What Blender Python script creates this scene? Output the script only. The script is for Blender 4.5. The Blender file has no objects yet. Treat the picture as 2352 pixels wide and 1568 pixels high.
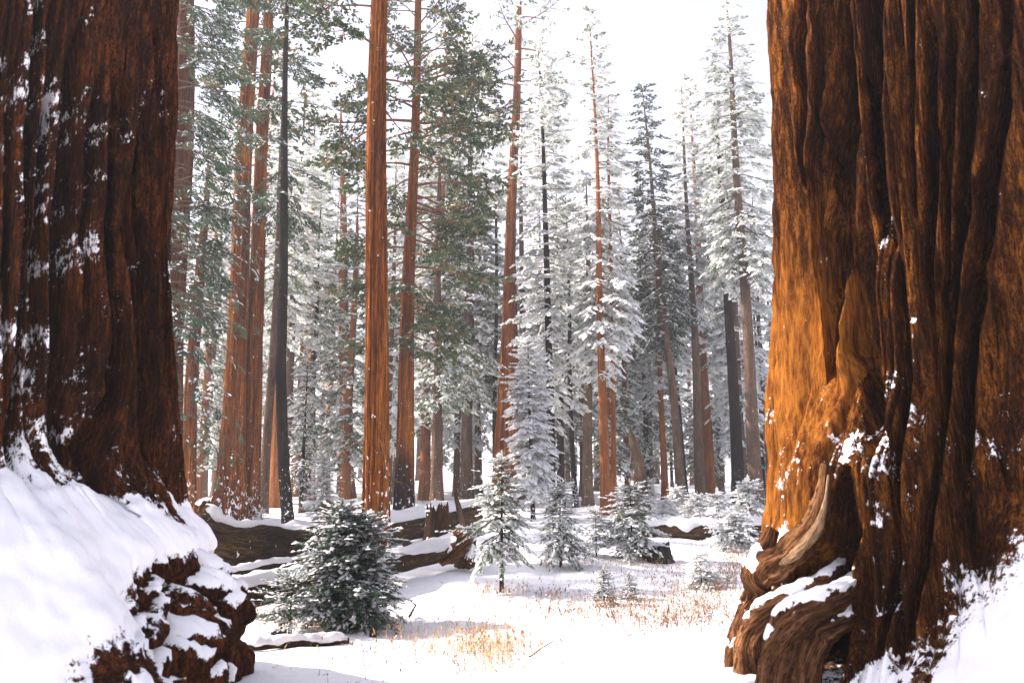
import bpy, math, random
import numpy as np
from mathutils import Vector

# ------------------------------------------------------------------ camera, world, sun, exposure
SC = bpy.context.scene
COL = SC.collection
F, CX, CY, HOR = 1700.0, 1176.0, 784.0, 1095.0        # reference frame 2352 x 1568
PITCH = math.atan((HOR - CY) / F)
CAMZ = 1.8
SUN_EL, SUN_AZ = math.radians(38), math.radians(-82)   # azimuth measured from +Y towards +X

cam = bpy.data.cameras.new('camera')
cam.sensor_width = 36.0
cam.lens = F / 2352 * 36
cam.clip_start, cam.clip_end = 0.1, 3000
cam.dof.use_dof = True
cam.dof.focus_distance = 17.0
cam.dof.aperture_fstop = 2.0
camo = bpy.data.objects.new('camera', cam)
COL.objects.link(camo)
camo.location = (0, 0, CAMZ)
camo.rotation_euler = (math.pi / 2 + PITCH, 0, 0)
SC.camera = camo

W = bpy.data.worlds.new('World')
SC.world = W
W.use_nodes = True
wn = W.node_tree.nodes
wl = W.node_tree.links
sky = wn.new('ShaderNodeTexSky')
sky.sky_type = 'NISHITA'
sky.sun_disc = False
sky.sun_elevation = SUN_EL
sky.sun_rotation = SUN_AZ
sky.altitude = 1500
sky.air_density = 1.0
sky.dust_density = 4.0
sky.ozone_density = 1.0
thin = wn.new('ShaderNodeHueSaturation')      # thin bright overcast veil over the clear sky
thin.inputs['Saturation'].default_value = 0.42
thin.inputs['Value'].default_value = 1.1
wl.new(sky.outputs[0], thin.inputs['Color'])
wl.new(thin.outputs[0], wn['Background'].inputs[0])
wn['Background'].inputs[1].default_value = 0.15

sl = bpy.data.lights.new('sun', 'SUN')
sl.energy = 5.0
sl.angle = math.radians(0.6)
sl.color = (1.0, 0.93, 0.82)
suno = bpy.data.objects.new('sun', sl)
COL.objects.link(suno)
sdir = Vector((math.sin(SUN_AZ) * math.cos(SUN_EL), math.cos(SUN_AZ) * math.cos(SUN_EL), math.sin(SUN_EL)))
suno.rotation_euler = (-sdir).to_track_quat('-Z', 'Y').to_euler()
suno.location = sdir * 60

vs = SC.view_settings
vs.view_transform = 'Standard'
vs.look = 'None'
vs.gamma = 1.0
vs.exposure = 1.45
vs.use_white_balance = True
vs.white_balance_temperature = 6600
vs.white_balance_tint = 19
SC.cycles.use_denoising = True
SC.cycles.max_bounces = 8
SC.cycles.diffuse_bounces = 4
SC.cycles.transparent_max_bounces = 8
SC.cycles.volume_bounces = 0
SC.cycles.sample_clamp_indirect = 8.0

# ------------------------------------------------------------------ numpy noise
def _hash(ix, iy, iz, s):
    h = (ix.astype(np.int64) * 374761393 + iy.astype(np.int64) * 668265263 + iz.astype(np.int64) * 2147483647 + s * 1274126177) & 0xffffffff
    h = ((h ^ (h >> 13)) * 1274126177) & 0xffffffff
    h = ((h ^ (h >> 16)) * 2246822519) & 0xffffffff
    h = h ^ (h >> 15)
    return (h & 0xffffff) / float(0xffffff)

def vnoise(x, y, z, s=0):
    x, y, z = np.broadcast_arrays(np.asarray(x, float), np.asarray(y, float), np.asarray(z, float))
    ix, iy, iz = np.floor(x), np.floor(y), np.floor(z)
    fx, fy, fz = x - ix, y - iy, z - iz
    fx, fy, fz = (f * f * (3 - 2 * f) for f in (fx, fy, fz))
    r = 0
    for dx in (0, 1):
        for dy in (0, 1):
            for dz in (0, 1):
                w = (fx if dx else 1 - fx) * (fy if dy else 1 - fy) * (fz if dz else 1 - fz)
                r = r + w * _hash(ix + dx, iy + dy, iz + dz, s)
    return r * 2 - 1

def fbm(x, y, z, o=4, s=0, g=0.5):
    r, a = 0, 1.0
    for k in range(o):
        r = r + a * vnoise(np.asarray(x) * 2 ** k, np.asarray(y) * 2 ** k, np.asarray(z) * 2 ** k, s + k * 17)
        a *= g
    return r

def worley(x, y, z, s=0):
    x, y, z = np.broadcast_arrays(np.asarray(x, float), np.asarray(y, float), np.asarray(z, float))
    ix, iy, iz = np.floor(x), np.floor(y), np.floor(z)
    f1 = np.full(x.shape, 9.0)
    f2 = np.full(x.shape, 9.0)
    for dx in (-1, 0, 1):
        for dy in (-1, 0, 1):
            for dz in (-1, 0, 1):
                a, b, c = ix + dx, iy + dy, iz + dz
                d = (a + _hash(a, b, c, s) - x) ** 2 + (b + _hash(a, b, c, s + 5) - y) ** 2 + (c + _hash(a, b, c, s + 9) - z) ** 2
                n1 = np.minimum(f1, d)
                f2 = np.minimum(f2, np.maximum(f1, d))
                f1 = n1
    return np.sqrt(f1), np.sqrt(f2)

def sstep(a, b, x):
    t = np.clip((np.asarray(x, float) - a) / (b - a), 0, 1)
    return t * t * (3 - 2 * t)

# ------------------------------------------------------------------ frame helpers
CP, SP = math.cos(PITCH), math.sin(PITCH)

def ray(u, v):
    a, b = (u - CX) / F, (CY - v) / F
    return np.array((a, CP - b * SP, SP + b * CP))

def pt(u, v, dep):
    d = ray(u, v)
    return np.array((0, 0, CAMZ)) + d * (dep / d[1])

def ground(x, y):
    x = np.asarray(x, float)
    y = np.asarray(y, float)
    d = np.hypot(x, y)
    h = 0.16 * fbm(x * 0.16, y * 0.16, 3.3, 3, 11) * sstep(3, 14, d) + 0.05 * fbm(x * 0.7, y * 0.7, 1.7, 3, 29)
    h = h + 0.24 * np.exp(-((x - 2.3) ** 2 + (y - 6.95) ** 2) / 1.1)
    h = h + 0.018 * np.maximum(d - 60, 0) + 1.4 * sstep(60, 220, d) * fbm(x * 0.02, y * 0.02, 8.1, 2, 41)
    return h

def gnd(u, dep):
    """ground point under image column u at depth dep"""
    x = (u - CX) / F * (dep * CP - CAMZ * SP)
    return np.array((x, dep, float(ground(x, dep))))

def gp(u, v):
    d = ray(u, v)
    z = 0.0
    for _ in range(12):
        t = (z - CAMZ) / d[2]
        p = np.array((0, 0, CAMZ)) + d * t
        z = float(ground(p[0], p[1]))
    p[2] = z
    return p

def gpv(u, v):
    """ground points under many image points"""
    a, b = (np.asarray(u) - CX) / F, (CY - np.asarray(v)) / F
    d = np.stack([a, CP - b * SP, SP + b * CP], -1)
    z = np.zeros(len(a))
    for _ in range(10):
        t = (z - CAMZ) / d[:, 2]
        p = np.array((0, 0, CAMZ)) + d * t[:, None]
        z = ground(p[:, 0], p[:, 1])
    p[:, 2] = z
    return p

# ------------------------------------------------------------------ mesh helpers
def mesh_np(name, V, Q=None, T=None, attrs=None, smooth=True):
    me = bpy.data.meshes.new(name)
    V = np.ascontiguousarray(V, dtype=np.float32).reshape(-1, 3)
    parts, starts, n = [], [], 0
    if Q is not None and len(Q):
        Q = np.asarray(Q, np.int32).reshape(-1, 4)
        parts.append(Q.ravel())
        starts.append(n + 4 * np.arange(len(Q)))
        n += 4 * len(Q)
    if T is not None and len(T):
        T = np.asarray(T, np.int32).reshape(-1, 3)
        parts.append(T.ravel())
        starts.append(n + 3 * np.arange(len(T)))
        n += 3 * len(T)
    li = np.concatenate(parts).astype(np.int32)
    ls = np.concatenate(starts).astype(np.int32)
    me.vertices.add(len(V))
    me.vertices.foreach_set('co', V.ravel())
    me.loops.add(len(li))
    me.loops.foreach_set('vertex_index', li)
    me.polygons.add(len(ls))
    me.polygons.foreach_set('loop_start', ls)
    me.update(calc_edges=True)
    me.polygons.foreach_set('use_smooth', np.full(len(ls), smooth))
    for k, a in (attrs or {}).items():
        a = np.ascontiguousarray(a, dtype=np.float32)
        if k == 'grain':
            at = me.attributes.new(k, 'FLOAT_VECTOR', 'POINT')
            at.data.foreach_set('vector', a.ravel())
        else:
            at = me.attributes.new(k, 'FLOAT', 'POINT')
            at.data.foreach_set('value', a.ravel())
    return me

def link(name, me, mat=None, parent=None, kind=None):
    o = bpy.data.objects.new(name, me)
    COL.objects.link(o)
    if mat is not None and not me.materials:
        me.materials.append(mat)
    if parent is not None:
        o.parent = parent
    if kind:
        o['kind'] = kind
    return o

def tag(o, label, cat, group=None, kind=None):
    o['label'] = label
    o['category'] = cat
    if group:
        o['group'] = group
    if kind:
        o['kind'] = kind
    return o

def thing(name, label, cat, loc=(0, 0, 0), group=None):
    o = bpy.data.objects.new(name, None)
    COL.objects.link(o)
    o.location = Vector([float(c) for c in loc])
    o.empty_display_size = 0.2
    return tag(o, label, cat, group)

def dup(root, loc, rz=0.0, scale=(1, 1, 1), label=None, group=None):
    r = root.copy()
    COL.objects.link(r)
    r.location = Vector([float(c) for c in loc])
    r.rotation_euler = (0, 0, rz)
    r.scale = scale
    if label:
        r['label'] = label
    if group:
        r['group'] = group
    for ch in list(root.children):
        c = ch.copy()
        COL.objects.link(c)
        c.parent = r
        for g in list(ch.children):
            d = g.copy()
            COL.objects.link(d)
            d.parent = c
    return r

def grid_quads(nr, nc, wrap=True):
    r = np.arange(nr - 1)[:, None]
    c = np.arange(nc if wrap else nc - 1)[None, :]
    c2 = (c + 1) % nc
    return np.stack([r * nc + c, r * nc + c2, (r + 1) * nc + c2, (r + 1) * nc + c], -1).reshape(-1, 4)

class Buf:
    def __init__(s):
        s.V, s.Q, s.T, s.n = [], [], [], 0
        s.A = []
    def add(s, V, Q=None, T=None, a=0.0):
        V = np.asarray(V, float).reshape(-1, 3)
        if Q is not None:
            s.Q.append(np.asarray(Q) + s.n)
        if T is not None:
            s.T.append(np.asarray(T) + s.n)
        s.V.append(V)
        s.A.append(np.broadcast_to(np.asarray(a, float), (len(V),)))
        s.n += len(V)
    def mesh(s, name, smooth=True):
        return mesh_np(name, np.concatenate(s.V), np.concatenate(s.Q) if s.Q else None, np.concatenate(s.T) if s.T else None,
                       {'var': np.concatenate(s.A)}, smooth)

def tube_arr(P, R, ns=6, rough=0.0, seed=0, fn=None):
    """tube along polyline P with radii R; closed ends"""
    P = np.asarray(P, float)
    R = np.asarray(R, float)
    n = len(P)
    Tn = np.gradient(P, axis=0)
    Tn /= np.linalg.norm(Tn, axis=1)[:, None] + 1e-9
    ref = np.array((0, 0, 1.0)) if abs(Tn[0][2]) < 0.9 else np.array((1.0, 0, 0))
    X = np.cross(Tn, ref)
    X /= np.linalg.norm(X, axis=1)[:, None] + 1e-9
    Y = np.cross(X, Tn)
    a = np.arange(ns) * 2 * np.pi / ns
    rr = R[:, None] * np.ones(ns)[None]
    if fn is not None:
        rr = rr * fn(np.arange(n)[:, None] / max(n - 1, 1), a[None, :])
    V = P[:, None] + rr[..., None] * (X[:, None] * np.cos(a)[None, :, None] + Y[:, None] * np.sin(a)[None, :, None])
    if rough:
        V = V + (rough * R[:, None, None]) * np.stack([fbm(V[..., 0] / R.mean(), V[..., 1] / R.mean(), V[..., 2] / R.mean(), 2, seed + k * 7) for k in range(3)], -1)
    V = V.reshape(-1, 3)
    Q = grid_quads(n, ns)
    nv = len(V)
    V = np.concatenate([V, P[:1], P[-1:]])
    i = np.arange(ns)
    j = (i + 1) % ns
    T = np.concatenate([np.stack([np.full(ns, nv), j, i], -1), np.stack([np.full(ns, nv + 1), (n - 1) * ns + i, (n - 1) * ns + j], -1)])
    return V, Q, T

def grain_of(P, R, ns):
    """wood-grain coordinates for a tube: round the section, then along it"""
    P = np.asarray(P, float)
    n = len(P)
    ln = np.concatenate([[0], np.cumsum(np.linalg.norm(np.diff(P, axis=0), axis=1))])
    a = np.arange(ns) * 2 * np.pi / ns
    r = float(np.mean(R))
    G = np.stack([np.tile(np.cos(a) * r, n), np.tile(np.sin(a) * r, n), np.repeat(ln, ns)], -1)
    return np.concatenate([G, [[0, 0, 0]], [[0, 0, ln[-1]]]])

def curve(pts, n):
    """smooth resample (Catmull-Rom)"""
    p = np.asarray(pts, float)
    p = np.concatenate([[2 * p[0] - p[1]], p, [2 * p[-1] - p[-2]]])
    out = []
    m = len(p) - 3
    for t in np.linspace(0, m - 1e-6, n):
        k = int(t)
        f = t - k
        a, b, c, d = p[k:k + 4]
        out.append(0.5 * (2 * b + (c - a) * f + (2 * a - 5 * b + 4 * c - d) * f * f + (3 * b - a - 3 * c + d) * f ** 3))
    return np.array(out)

# ------------------------------------------------------------------ materials
def mat_new(name):
    m = bpy.data.materials.new(name)
    m.use_nodes = True
    nt = m.node_tree
    return m, nt.nodes, nt.links, nt.nodes['Principled BSDF']

def N(nodes, t, **kw):
    n = nodes.new(t)
    for k, v in kw.items():
        if k == 'op':
            n.operation = v
        elif k.startswith('i_'):
            n.inputs[k[2:].replace('_', ' ')].default_value = v
        else:
            setattr(n, k, v)
    return n

def mixrgb(nodes, links, fac, a, b, bt='MIX'):
    n = nodes.new('ShaderNodeMix')
    n.data_type = 'RGBA'
    n.blend_type = bt
    for sock, val in ((n.inputs[0], fac), (n.inputs[6], a), (n.inputs[7], b)):
        if hasattr(val, 'links'):
            links.new(val, sock)
        elif isinstance(val, (int, float)):
            sock.default_value = val
        else:
            sock.default_value = (*val[:3], 1)
    return n.outputs[2]

def noise_node(nodes, links, scale3, scale, detail=4, rough=0.55, coord='Object', dist=0.0):
    mp = nodes.new('ShaderNodeMapping')
    mp.inputs['Scale'].default_value = scale3
    if coord == 'grain':
        tc = nodes.new('ShaderNodeAttribute')
        tc.attribute_name = 'grain'
        links.new(tc.outputs['Vector'], mp.inputs[0])
    else:
        tc = nodes.new('ShaderNodeTexCoord')
        links.new(tc.outputs[coord], mp.inputs[0])
    nz = nodes.new('ShaderNodeTexNoise')
    nz.inputs['Scale'].default_value = scale
    nz.inputs['Detail'].default_value = detail
    nz.inputs['Roughness'].default_value = rough
    nz.inputs['Distortion'].default_value = dist
    links.new(mp.outputs[0], nz.inputs['Vector'])
    return nz.outputs[0]

def ramp(nodes, links, fac, stops, interp='LINEAR'):
    r = nodes.new('ShaderNodeValToRGB')
    r.color_ramp.interpolation = interp
    e = r.color_ramp.elements
    while len(e) < len(stops):
        e.new(0.5)
    for k, (p, c) in enumerate(stops):
        e[k].position = p
        e[k].color = (*c[:3], 1) if not isinstance(c, (int, float)) else (c, c, c, 1)
    links.new(fac, r.inputs[0])
    return r.outputs[0]

def maprange(nodes, links, v, a, b, c=0.0, d=1.0):
    m = nodes.new('ShaderNodeMapRange')
    m.interpolation_type = 'SMOOTHSTEP'
    for k, x in zip((1, 2, 3, 4), (a, b, c, d)):
        m.inputs[k].default_value = x
    links.new(v, m.inputs[0])
    return m.outputs[0]

def math_n(nodes, links, op, a, b):
    m = nodes.new('ShaderNodeMath')
    m.operation = op
    for s, v in zip(m.inputs, (a, b)):
        if hasattr(v, 'links'):
            links.new(v, s)
        else:
            s.default_value = v
    return m.outputs[0]

def bump(nodes, links, h, strength, dist, normal=None):
    b = nodes.new('ShaderNodeBump')
    b.inputs['Strength'].default_value = strength
    b.inputs['Distance'].default_value = dist
    links.new(h, b.inputs['Height'])
    if normal is not None:
        links.new(normal, b.inputs['Normal'])
    return b.outputs[0]

SNOW_C = (0.83, 0.82, 0.84)

def snow_material(name, bscale=1.0):
    m, n, l, p = mat_new(name)
    nz = noise_node(n, l, (1, 1, 1), 9 * bscale, 6, 0.62)
    fine = noise_node(n, l, (1, 1, 1), 70 * bscale, 3, 0.6)
    deb = noise_node(n, l, (1, 1, 1), 24, 5, 0.7)
    debm = noise_node(n, l, (1, 1, 1), 1.1, 3, 0.6)
    p.inputs['Base Color'].default_value = (*SNOW_C, 1)
    c = mixrgb(n, l, ramp(n, l, nz, [(0.3, 0.0), (0.75, 1.0)]), (0.79, 0.775, 0.80), (0.87, 0.865, 0.87))
    df = math_n(n, l, 'ADD', deb, math_n(n, l, 'MULTIPLY', math_n(n, l, 'SUBTRACT', debm, 0.5), 0.35))
    if bscale == 1.0:
        c = mixrgb(n, l, maprange(n, l, df, 0.735, 0.78, 0.0, 0.8), c, (0.06, 0.035, 0.02))
    l.new(c, p.inputs['Base Color'])
    p.inputs['Roughness'].default_value = 0.62
    p.inputs['Specular IOR Level'].default_value = 0.25
    if bscale != 1.0:
        t = n.new('ShaderNodeBsdfTranslucent')
        l.new(c, t.inputs[0])
        ms = n.new('ShaderNodeMixShader')
        ms.inputs[0].default_value = 0.35
        l.new(p.outputs[0], ms.inputs[1])
        l.new(t.outputs[0], ms.inputs[2])
        l.new(ms.outputs[0], n['Material Output'].inputs[0])
    b1 = bump(n, l, nz, 0.5, 0.05)
    l.new(bump(n, l, fine, 0.35, 0.012, b1), p.inputs['Normal'])
    return m

def bark_material(name, dark, mid, light, fib=1.0, zstr=0.05, speck=0.0, basespeck=0.0, char=0.0, attr_snow=False, attr_char=False, bdist=0.03, spsc=7.0, sxy=(1, 1), co='Object'):
    m, n, l, p = mat_new(name)
    big = noise_node(n, l, (*sxy, zstr * 1.5), 2.2 * fib, 3, 0.5, co)
    str1 = noise_node(n, l, (*sxy, zstr), 14 * fib, 5, 0.66, co)
    str2 = noise_node(n, l, (*sxy, zstr * 1.8), 42 * fib, 4, 0.65, co, dist=0.4)
    mixf = math_n(n, l, 'ADD', math_n(n, l, 'MULTIPLY', str1, 0.6), math_n(n, l, 'MULTIPLY', big, 0.4))
    col = ramp(n, l, mixf, [(0.36, dark), (0.5, mid), (0.64, light)])
    col = mixrgb(n, l, ramp(n, l, str2, [(0.38, 0.9), (0.53, 0.0)]), col, dark)
    col = mixrgb(n, l, ramp(n, l, str2, [(0.58, 0.0), (0.75, 0.6)]), col, light)
    h = math_n(n, l, 'ADD', str1, math_n(n, l, 'MULTIPLY', str2, 0.5))
    nb = bump(n, l, h, 0.9, bdist)
    p.inputs['Roughness'].default_value = 0.9
    p.inputs['Specular IOR Level'].default_value = 0.04
    tc = n.new('ShaderNodeTexCoord')
    sep = n.new('ShaderNodeSeparateXYZ')
    l.new(tc.outputs['Object'], sep.inputs[0])
    if char:
        cn = noise_node(n, l, (1, 1, 0.4), 1.4, 4, 0.6)
        zc = math_n(n, l, 'ADD', math_n(n, l, 'MULTIPLY', sep.outputs[2], 1.0 / char), math_n(n, l, 'MULTIPLY', cn, 1.2))
        col = mixrgb(n, l, maprange(n, l, zc, 0.75, 1.6, 1.0, 0.0), col, (0.012, 0.010, 0.009))
    if attr_char:
        a = n.new('ShaderNodeAttribute')
        a.attribute_name = 'char'
        cn = noise_node(n, l, (1, 1, 0.35), 9, 4, 0.6)
        cf = math_n(n, l, 'ADD', a.outputs['Fac'], math_n(n, l, 'MULTIPLY', math_n(n, l, 'SUBTRACT', cn, 0.5), 1.3))
        col = mixrgb(n, l, maprange(n, l, cf, 0.42, 0.6), col, (0.010, 0.009, 0.008))
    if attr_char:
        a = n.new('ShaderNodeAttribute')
        a.attribute_name = 'sunlit_gold'
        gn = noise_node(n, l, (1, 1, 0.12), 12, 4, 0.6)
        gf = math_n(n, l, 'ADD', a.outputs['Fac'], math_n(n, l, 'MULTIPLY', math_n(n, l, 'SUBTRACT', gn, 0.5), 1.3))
        gcol = mixrgb(n, l, ramp(n, l, mixf, [(0.40, 0.0), (0.6, 1.0)]), (0.075, 0.02, 0.004), (0.36, 0.13, 0.02))  # golden wood tone, raised so the sunlight is partly in the colour
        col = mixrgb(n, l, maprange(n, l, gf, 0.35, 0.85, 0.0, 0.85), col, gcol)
    fac = None
    if speck or basespeck:
        sn = noise_node(n, l, (sxy[0] ** .5, sxy[1] ** .5, 0.7), spsc, 4, 0.65)
        zb = maprange(n, l, sep.outputs[2], 0.2, 3.5, basespeck, 0.0)
        s = math_n(n, l, 'ADD', sn, zb)
        fac = maprange(n, l, s, 0.70 - speck, 0.735 - speck)
    if attr_snow:
        a = n.new('ShaderNodeAttribute')
        a.attribute_name = 'snow'
        sn = noise_node(n, l, (1, 1, 0.7), 17, 6, 0.78)
        s = math_n(n, l, 'ADD', a.outputs['Fac'], math_n(n, l, 'MULTIPLY', math_n(n, l, 'SUBTRACT', sn, 0.5), 1.7))
        fac = maprange(n, l, s, 0.44, 0.56)
    if fac is not None:
        sfine = noise_node(n, l, (1, 1, 1), 55, 3, 0.6)
        sb = bump(n, l, sfine, 0.35, 0.012)
        mx = n.new('ShaderNodeMix')
        mx.data_type = 'VECTOR'
        l.new(fac, mx.inputs[0])
        l.new(nb, mx.inputs[4])
        l.new(sb, mx.inputs[5])
        nb = mx.outputs[1]
        col = mixrgb(n, l, fac, col, SNOW_C)
    l.new(col, p.inputs['Base Color'])
    l.new(nb, p.inputs['Normal'])
    return m

def needle_material(name, dark, light, brown, frost=(0.62, 0.66, 0.66), fr=0.3, trans=0.25):
    m, n, l, p = mat_new(name)
    a = n.new('ShaderNodeAttribute')
    a.attribute_name = 'var'
    nz = noise_node(n, l, (1, 1, 1), 1.3, 3, 0.6)
    v = math_n(n, l, 'ADD', math_n(n, l, 'MULTIPLY', a.outputs['Fac'], 0.7), math_n(n, l, 'MULTIPLY', nz, 0.3))
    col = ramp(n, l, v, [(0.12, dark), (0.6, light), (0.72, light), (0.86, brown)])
    a2 = n.new('ShaderNodeAttribute')
    a2.attribute_name = 'fro'
    fz = noise_node(n, l, (1, 1, 1), 26, 3, 0.6)
    f = math_n(n, l, 'ADD', a2.outputs['Fac'], math_n(n, l, 'MULTIPLY', math_n(n, l, 'SUBTRACT', fz, 0.5), 0.8))
    col = mixrgb(n, l, maprange(n, l, f, 0.95 - fr, 1.25 - fr), col, frost)
    l.new(col, p.inputs['Base Color'])
    p.inputs['Roughness'].default_value = 0.6
    p.inputs['Specular IOR Level'].default_value = 0.2
    if trans:
        t = n.new('ShaderNodeBsdfTranslucent')
        l.new(col, t.inputs[0])
        ms = n.new('ShaderNodeMixShader')
        ms.inputs[0].default_value = trans
        l.new(p.outputs[0], ms.inputs[1])
        l.new(t.outputs[0], ms.inputs[2])
        l.new(ms.outputs[0], n['Material Output'].inputs[0])
    return m

def plain(name, c, rough=0.85, var=None, scale=8, z=1.0):
    m, n, l, p = mat_new(name)
    if var:
        nz = noise_node(n, l, (1, 1, z), scale, 4, 0.6)
        l.new(mixrgb(n, l, ramp(n, l, nz, [(0.35, 0.0), (0.65, 1.0)]), c, var), p.inputs['Base Color'])
        l.new(bump(n, l, nz, 0.5, 0.02), p.inputs['Normal'])
    else:
        p.inputs['Base Color'].default_value = (*c, 1)
    p.inputs['Roughness'].default_value = rough
    p.inputs['Specular IOR Level'].default_value = 0.2
    return m

M = {}
M['snow'] = snow_material('snow')
M['snowfine'] = snow_material('snow_fine', 2.5)
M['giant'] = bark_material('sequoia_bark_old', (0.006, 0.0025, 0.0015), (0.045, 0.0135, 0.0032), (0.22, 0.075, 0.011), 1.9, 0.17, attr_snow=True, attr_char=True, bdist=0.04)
M['giantl'] = bark_material('sequoia_bark_shaggy', (0.004, 0.002, 0.0016), (0.036, 0.0100, 0.0036), (0.17, 0.045, 0.008), 1.9, 0.17, attr_snow=True, attr_char=True, bdist=0.04)
M['seq'] = bark_material('sequoia_bark', (0.018, 0.0055, 0.002), (0.15, 0.042, 0.008), (0.44, 0.15, 0.024), 1.1, 0.03, speck=0.02, basespeck=0.13)
M['seqchar'] = bark_material('sequoia_bark_charred', (0.018, 0.0055, 0.002), (0.16, 0.045, 0.009), (0.44, 0.15, 0.024), 1.3, 0.03, speck=0.03, basespeck=0.07, char=4.0)
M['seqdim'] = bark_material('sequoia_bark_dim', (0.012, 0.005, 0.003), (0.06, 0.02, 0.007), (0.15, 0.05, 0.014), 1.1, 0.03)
M['cedar'] = bark_material('cedar_bark', (0.08, 0.026, 0.009), (0.24, 0.082, 0.024), (0.42, 0.16, 0.05), 1.6, 0.05, speck=-0.02, basespeck=0.05)
M['fir'] = bark_material('fir_bark', (0.035, 0.022, 0.015), (0.11, 0.068, 0.045), (0.20, 0.135, 0.095), 1.6, 0.12, speck=0.01, basespeck=0.08, spsc=9.0)
M['dark'] = bark_material('dark_fir_bark', (0.005, 0.004, 0.0035), (0.014, 0.010, 0.008), (0.04, 0.029, 0.022), 1.8, 0.15, speck=-0.01, basespeck=0.14, spsc=9.0)
M['twig'] = plain('twig_bark', (0.06, 0.04, 0.03), 0.9, (0.13, 0.085, 0.06), 20, 0.3)
M['seqtwig'] = plain('sequoia_limb_bark', (0.10, 0.045, 0.025), 0.9, (0.2, 0.09, 0.045), 12, 0.3)
M['needle'] = needle_material('fir_needles', (0.03, 0.058, 0.032), (0.11, 0.16, 0.075), (0.22, 0.18, 0.08), frost=(.70, .76, .71), fr=0.48)
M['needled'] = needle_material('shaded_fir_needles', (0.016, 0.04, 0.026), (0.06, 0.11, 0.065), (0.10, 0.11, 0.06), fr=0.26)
M['needles'] = needle_material('sequoia_needles', (0.022, 0.042, 0.022), (0.085, 0.12, 0.052), (0.22, 0.13, 0.045), fr=0.22)
M['needlef'] = needle_material('frosted_needles', (0.04, 0.075, 0.042), (0.14, 0.19, 0.095), (0.26, 0.23, 0.12), frost=(.78, .82, .79), fr=0.70)
M['grass'] = plain('dry_grass', (0.30, 0.17, 0.075), 0.8, (0.52, 0.33, 0.16), 4)
M['weed'] = plain('dry_weed', (0.11, 0.06, 0.035), 0.8, (0.30, 0.18, 0.10), 4)
M['char'] = plain('charred_wood', (0.008, 0.007, 0.007), 0.8, (0.03, 0.024, 0.02), 14, 0.3)
M['wood'] = bark_material('weathered_wood', (0.03, 0.02, 0.014), (0.10, 0.062, 0.038), (0.24, 0.16, 0.10), 2.2, 0.10, speck=.01, co='grain')
M['stump'] = bark_material('stump_wood', (0.01, 0.006, 0.004), (0.04, 0.02, 0.011), (0.10, 0.05, 0.024), 2.0, 0.06, speck=.05)
M['palewood'] = bark_material('pale_bare_wood', (0.10, 0.055, 0.03), (0.26, 0.16, 0.09), (0.44, 0.31, 0.20), 2.0, 0.10, co='grain')
M['log'] = bark_material('log_bark', (0.008, 0.006, 0.005), (0.036, 0.022, 0.012), (0.14, 0.08, 0.03), 1.3, 0.10, bdist=0.03, speck=.03, spsc=4.0, co='grain')
M['root'] = bark_material('root_wood', (0.014, 0.007, 0.004), (0.11, 0.045, 0.018), (0.28, 0.135, 0.06), 1.8, 0.10, attr_snow=True, attr_char=True, bdist=0.03, co='grain')

# ------------------------------------------------------------------ ground
def build_ground():
    n = 320
    s = np.linspace(-1, 1, n)
    xs = np.sinh(s * 5.6) / np.sinh(5.6) * 600
    t = np.linspace(-1, 1, n)
    ys = np.sinh(t * 5.6) / np.sinh(5.6) * 600 + 7
    X, Y = np.meshgrid(xs, ys)
    Z = ground(X, Y)
    d = np.hypot(X, Y)
    Z = Z + 0.03 * fbm(X * 2.2, Y * 2.2, 0.3, 4, 77) * (1 - sstep(18, 40, d))
    V = np.stack([X, Y, Z], -1)
    o = link('ground', mesh_np('ground', V, grid_quads(n, n, False)), M['snow'])
    o['kind'] = 'structure'
    return o
build_ground()

# ------------------------------------------------------------------ foliage units
def unit_fir(rng, k=9, wid=0.075, spread=0.34, zj=0.06):
    """flat spray along +x, unit length: diamonds (4 verts each)"""
    V = []
    for i in range(k):
        t = (i // 2) / (k / 2.0) * 0.85
        sd = 1 if i % 2 else -1
        if i == k - 1:
            a, b = np.array((0.55, 0, 0)), np.array((1.1, rng.uniform(-.05, .05), -0.03))
        else:
            a = np.array((t, 0, 0))
            b = a + np.array((rng.uniform(.2, .36), sd * spread * rng.uniform(.7, 1.2) * (1 - .45 * t), rng.uniform(-zj * 1.5, zj)))
        d = b - a
        w = np.array((-d[1], d[0], 0))
        w = w / (np.linalg.norm(w) + 1e-9) * wid * rng.uniform(.7, 1.25)
        w[2] += rng.uniform(-.5, .5) * wid
        m = a + d * 0.55
        V += [a, m + w, b, m - w]
    return np.array(V)

def unit_brush(rng, k=12, wid=0.06, rad=0.30):
    """bushy clump around +x"""
    V = []
    for i in range(k):
        t = rng.uniform(0.0, .8)
        an = rng.uniform(0, 2 * math.pi)
        a = np.array((t, 0, 0))
        b = a + np.array((rng.uniform(.2, .4), math.cos(an) * rad * rng.uniform(.5, 1.1), math.sin(an) * rad * rng.uniform(.5, 1.1)))
        d = b - a
        w = np.cross(d, (rng.uniform(-1, 1), rng.uniform(-1, 1), rng.uniform(-1, 1)))
        w = w / (np.linalg.norm(w) + 1e-9) * wid * rng.uniform(.7, 1.3)
        m = a + d * 0.55
        V += [a, m + w, b, m - w]
    return np.array(V)

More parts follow.
